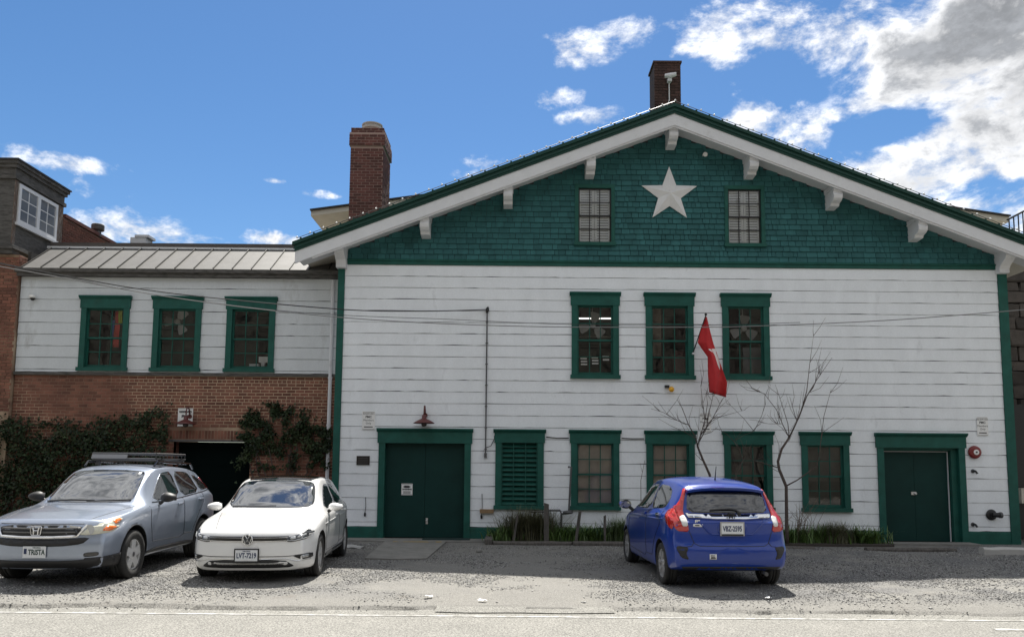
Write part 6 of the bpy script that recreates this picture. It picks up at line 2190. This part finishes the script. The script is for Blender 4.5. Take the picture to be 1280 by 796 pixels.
    c.panel('bumper_slot', [(-.80, .402), (-.5, .388), (.5, .388), (.80, .402), (.80, .394), (.5, .378), (-.5, .378), (-.80, .394)], 'front', M['dark'], off=.002, smooth=0, depth=.004)
    c.panel('lower_intake', [(-.50, .34), (.50, .34), (.64, .245), (.55, .222), (-.55, .222), (-.64, .245)], 'front', BLK, off=.003, smooth=1)
    c.seam([(-.5, .285), (.5, .285)], 'front', mat('grey_grille_bar', (.16, .16, .165), .35), .005, name='intake_bar', off=.006)
    h, n_, d = c.hit(0, .40, 'front')
    c.plate('front', 0, .402, h.x - .006, 'LVT-7219', 'ALEXANDRIA', PLW, INKB, frame=BLK, title='VIRGINIA')
    for sd in (-1, 1):
        c.seam([(.22, sd * .50), (.7, sd * .60), (1.15, sd * .70)], 'top', M['dark'], .0035)
        c.seam([(.28, sd * .44), (.7, sd * .52), (1.1, sd * .60)], 'top', paint, .007, name='bonnet_crease', off=.001)
    c.seam([(.58, 1.008), (.2, 1.012), (-.1, 1.02)], 'front', M['black'], .008, name='wiper', off=.010)
    c.pair('tail_light', [(.42, .90), (.70, .92), (.74, .78), (.44, .77)], 'rear', REDL, off=.006, smooth=1)
    c.plate('rear', 0, .62, c.hit(0, .62, 'rear')[0].x + .006, 'LVT-7219', None, PLW, INKB)
    c.mirrors(1.66, .995, paint, (.10, .12, .066), .03)
    c.wheels(dict(rim=.66, hub=.062, n=5, split=(-.16, .16), w0=.016, w1=.020, mat=mat('bright_alloy', (.60, .60, .60), .3, metallic=.3), cap=M['steel']))
    c.place(-3.70, -6.86, R(4.2))


def build_blue():
    sp = dict(L=4.06, H=1.54, wheel_r=.298, tyre_w=.185, track=1.48, axles=(.80, 3.33), cf=.28, cr=.16, mirror_y=.955, arch=.035, fall=1.0,
              top=[(0, .70), (.2, .80), (.5, .90), (.85, 1.02), (1.1, 1.15), (1.4, 1.31), (1.7, 1.45), (2.0, 1.52), (2.4, 1.54), (3.0, 1.515), (3.45, 1.475), (3.68, 1.435), (3.76, 1.36), (3.90, 1.12), (3.97, 1.0), (4.06, .93)],
              bottom=[(0, .20), (.3, .17), (1.0, .18), (3.0, .19), (3.8, .24), (4.06, .28)],
              belt=[(0, .66), (.4, .78), (.9, .90), (1.5, .965), (2.4, 1.01), (3.2, 1.05), (3.7, 1.05), (4.06, .90)],
              half=[(0, .70), (.15, .77), (.45, .825), (1.0, .847), (2.2, .845), (3.3, .85), (3.75, .835), (4.06, .785)],
              roofw=[(0, .53), (1.7, .555), (3.0, .565), (3.7, .575), (4.06, .57)],
              nose=[(.15, .08), (.3, .01), (.45, 0), (.6, .04), (.75, .14)],
              tail=[(.25, .09), (.34, .02), (.46, .0), (.56, .0), (.60, .03), (.70, .055), (.80, .06), (.93, .05), (1.0, .06), (1.1, .10)])
    paint = car_paint('bright_blue_metallic', (.004, .034, .255), .05, .3, .8, .25)
    c = Car('parked_compact', 'bright blue compact hatchback parked with its tail to the street', sp, paint)
    # tail
    c.panel('rear_window', [(-.575, 1.055), (-.2, 1.045), (.2, 1.045), (.575, 1.055), (.55, 1.28), (.50, 1.345), (-.50, 1.345), (-.55, 1.28)], 'rear', GLS_REAR, off=.004, smooth=1, label='dark rear window with a wiper')
    sp_ = MB()
    vs = []
    for y in np.linspace(-.56, .56, 15):
        dz = -.045 * (abs(y) / .56) ** 2.5
        vs += [(3.55, y, 1.437 + dz), (3.82 - .05 * (abs(y) / .56) ** 2, y * .98, 1.40 + dz), (3.80 - .05 * (abs(y) / .56) ** 2, y * .98, 1.365 + dz), (3.60, y, 1.36 + dz)]
    sp_.add(vs, [(4 * i + a, 4 * i + (a + 1) % 4, 4 * i + 4 + (a + 1) % 4, 4 * i + 4 + a) for i in range(14) for a in range(4)] + [(0, 1, 2, 3), (59, 58, 57, 56)])
    sp_.build('roof_spoiler', paint, c.T, smooth=False)
    c.panel('chrome_bar', [(-.60, 1.032), (-.2, 1.022), (.2, 1.022), (.60, 1.032), (.57, .975), (.2, .955), (-.2, .955), (-.57, .975)], 'rear', M['chrome'], off=.024, smooth=0, depth=.03, step=.04)
    honda_mark(c, c.hit(0, .99, 'rear')[0].x + .045, 0, 1.0, 1, M['dark'], .12, .085)
    for sd in (1, -1):
        o = c.panel('tail_light', [(sd * .58, .795), (sd * .74, .80), (sd * .80, .93), (sd * .815, 1.09), (sd * .70, 1.13), (sd * .635, 1.22), (sd * .575, 1.375), (sd * .54, 1.375), (sd * .595, 1.20), (sd * .625, 1.06), (sd * .605, .93)], 'rear', REDL, off=.010, smooth=1, step=.04)
        c.panel('reverse_light', [(sd * .60, .87), (sd * .67, .87), (sd * .69, .985), (sd * .625, 1.015), (sd * .60, .97)], 'rear', mat('white_lamp_lens', (.62, .62, .60), .12, coat=1.0), off=.016, smooth=1, step=.03, parent=o)
    c.both('tail_light_side', [(3.66, 1.11), (3.50, 1.055), (3.60, .94), (3.76, .83), (3.85, .82), (3.82, 1.05)], REDL, off=.006, smooth=1, step=.04)
    for sd in (1, -1):
        c.panel('bumper_vent', [(sd * .60, .42), (sd * .70, .44), (sd * .765, .57), (sd * .74, .60), (sd * .60, .585), (sd * .64, .50)], 'rear', BLK, off=.004, smooth=1, step=.04)
        c.seam([(sd * .52, .655), (sd * .56, .60), (sd * .66, .585)], 'rear')
        c.seam([(sd * .48, .96), (sd * .33, .80), (sd * .28, .765)], 'rear', paint, .010, name='tailgate_crease', off=.002)
    c.seam([(-.58, .80), (-.52, .64), (-.45, .605), (.45, .605), (.52, .64), (.58, .80)], 'rear')
    c.seam([(-.28, .765), (.28, .765)], 'rear', paint, .010, name='tailgate_crease', off=.002)
    c.panel('plate_recess', [(-.22, .93), (.22, .93), (.19, .755), (-.19, .755)], 'rear', paint, off=.0015, smooth=1)
    x = c.hit(0, .83, 'rear')[0].x
    c.plate('rear', 0, .845, x + .016, 'VBZ-2595', 'VIRGINIA', PLW, INKB, h=.15, frame=mat('plate_frame_grey', (.35, .35, .36), .4, metallic=.5), title=None)
    MB().box(x + .02, x + .034, -.15, .15, .748, .772).build('plate_lettering_strip', BLK, c.T)
    c.seam([(-.26, 1.075), (.0, 1.095), (.10, 1.078), (.14, 1.055)], 'rear', BLK, .013, name='rear_wiper', off=.018)
    xx = c.hit(.14, 1.05, 'rear')[0].x
    MB().lathe([(.03, -.005), (.03, .03), (.015, .04)], (xx, .14, 1.045), 'x', 12).build('wiper_pivot', BLK, c.T)
    def rear_text(body, y, z, sz, m, bold):
        me = text_mesh(body, sz, m, bold=bold)
        me.transform(Matrix.Translation((c.hit(y, z, 'rear')[0].x + .008, y, z)) @ Matrix.Rotation(math.pi / 2, 4, 'Z') @ Matrix.Rotation(math.pi / 2, 4, 'X'))
        obj('badge_lettering', me, c.T)
    rear_text('FIT', -.47, .935, .055, M['chrome'], .002)
    c.panel('badge_sticker', [(-.53, .905), (-.40, .905), (-.40, .865), (-.53, .865)], 'rear', M['white'], off=.006, smooth=1, step=.03)
    MB().box(c.hit(-.465, .886, 'rear')[0].x + .0062, c.hit(-.465, .886, 'rear')[0].x + .009, -.51, -.42, .878, .893).build('badge_mark', M['line'], c.T)
    b = c.panel('bumper_sticker', [(-.33, .50), (-.235, .50), (-.235, .43), (-.33, .43)], 'rear', M['white'], off=.004, smooth=0, step=.04)
    xs_ = c.hit(-.283, .465, 'rear')[0].x
    for zz, w_ in ((.482, .036), (.462, .028), (.445, .034)):
        MB().box(xs_ + .003, xs_ + .006, -.283 - w_, -.283 + w_, zz - .006, zz + .006).build('sticker_mark', M['line'], c.T)
    c.panel('rear_valance', [(-.70, .33), (.70, .33), (.66, .275), (-.66, .275)], 'rear', BLK, off=.005, smooth=1)
    MB().tube([(3.95, .45, .24), (4.07, .45, .235)], .028, 10).build('exhaust_pipe', M['iron'], c.T)
    MB().tube([(3.20, .03, 1.485), (3.205, .03, 1.52), (3.36, .0, 1.70)], [.018, .010, .004], 8).build('antenna', BLK, c.T)
    # sides
    c.both('side_window', [(1.20, 1.0), (1.50, 1.20), (1.70, 1.345), (1.98, 1.40), (2.32, 1.415), (2.36, 1.03)], GLS, off=.003, smooth=1)
    c.both('side_window', [(2.42, 1.035), (2.38, 1.415), (2.95, 1.40), (3.22, 1.345), (3.36, 1.22), (3.30, 1.085)], GLS, off=.003, smooth=1)
    c.both('quarter_window', [(.95, .975), (1.14, .995), (1.42, 1.185), (1.36, 1.20)], GLS, off=.003, smooth=1)
    c.panel('windscreen', [(-.62, 1.02), (.62, 1.02), (.52, 1.42), (-.52, 1.42)], 'front', GLS, off=.003)
    for v in ('left', 'right'):
        c.seam([(1.12, .93), (1.08, .65), (1.15, .33), (2.28, .30), (2.39, .35), (2.39, 1.03)], v)
        c.seam([(2.39, .35), (2.80, .36), (2.98, .6), (3.30, .85), (3.36, 1.05)], v)
        c.panel('door_handle', [(2.14, .925), (2.32, .935), (2.32, .975), (2.14, .965)], v, paint, off=.022, depth=.03, smooth=1, step=.03)
        c.panel('door_handle', [(3.08, .955), (3.26, .965), (3.26, 1.005), (3.08, .995)], v, M['chrome'], off=.022, depth=.03, smooth=1, step=.03)
        c.seam([(1.1, .86), (2.2, .90), (3.3, .93), (3.5, .95)], v, paint, .010, name='side_crease', off=.0)
    c.pair('headlight', [(.45, .66), (.74, .70), (.76, .80), (.60, .78)], 'front', LENS, off=.006)
    c.panel('grille', [(-.45, .70), (.45, .70), (.42, .60), (-.42, .60)], 'front', GLOSSBLK, off=.003)
    c.mirrors(1.28, 1.04, BLK, (.09, .115, .072), .03)
    c.wheels(dict(rim=.70, hub=.055, n=7, split=(-.10, .10), w0=.011, w1=.013, mat=mat('grey_alloy', (.42, .42, .43), .3, metallic=.3), cap=M['steel']))
    c.place(2.86, -3.05, R(2.8), True)


build_suv()
build_hatch()
build_blue()
for o in list(bpy.data.objects):
    if '_local' in o:
        del o['_local']

GROUPS = {'reserved_sign': 'reserved parking signs on the walls', 'barn_lamp': 'gooseneck lamps', 'ceiling_fan': 'fans behind the panes', 'overhead_cable': 'overhead cables', 'garden_post': 'posts in the planting bed',
          'strap_leaf_plant': 'plants along the wall', 'ornamental_grass': 'plants along the wall', 'bare_sapling': 'bare saplings', 'thin_shrub': 'leafless shrubs', 'timber_kerb': 'timber kerbs', 'paper_scrap': 'litter on the gravel',
          'paper_slips': 'paper slips in the window', 'hanging_banner': 'banners behind the wing window', 'ivy': 'ivy on the brick wall', 'parked_suv': 'parked cars', 'parked_hatchback': 'parked cars', 'parked_compact': 'parked cars',
          'wall_wire': 'wires on the boards', 'iron_rod': 'iron rods on the boards', 'tube_lamp': 'tube lamps in the window'}
for o in bpy.data.objects:
    k = o.name.split('.')[0]
    if o.parent is None and k in GROUPS:
        o['group'] = GROUPS[k]
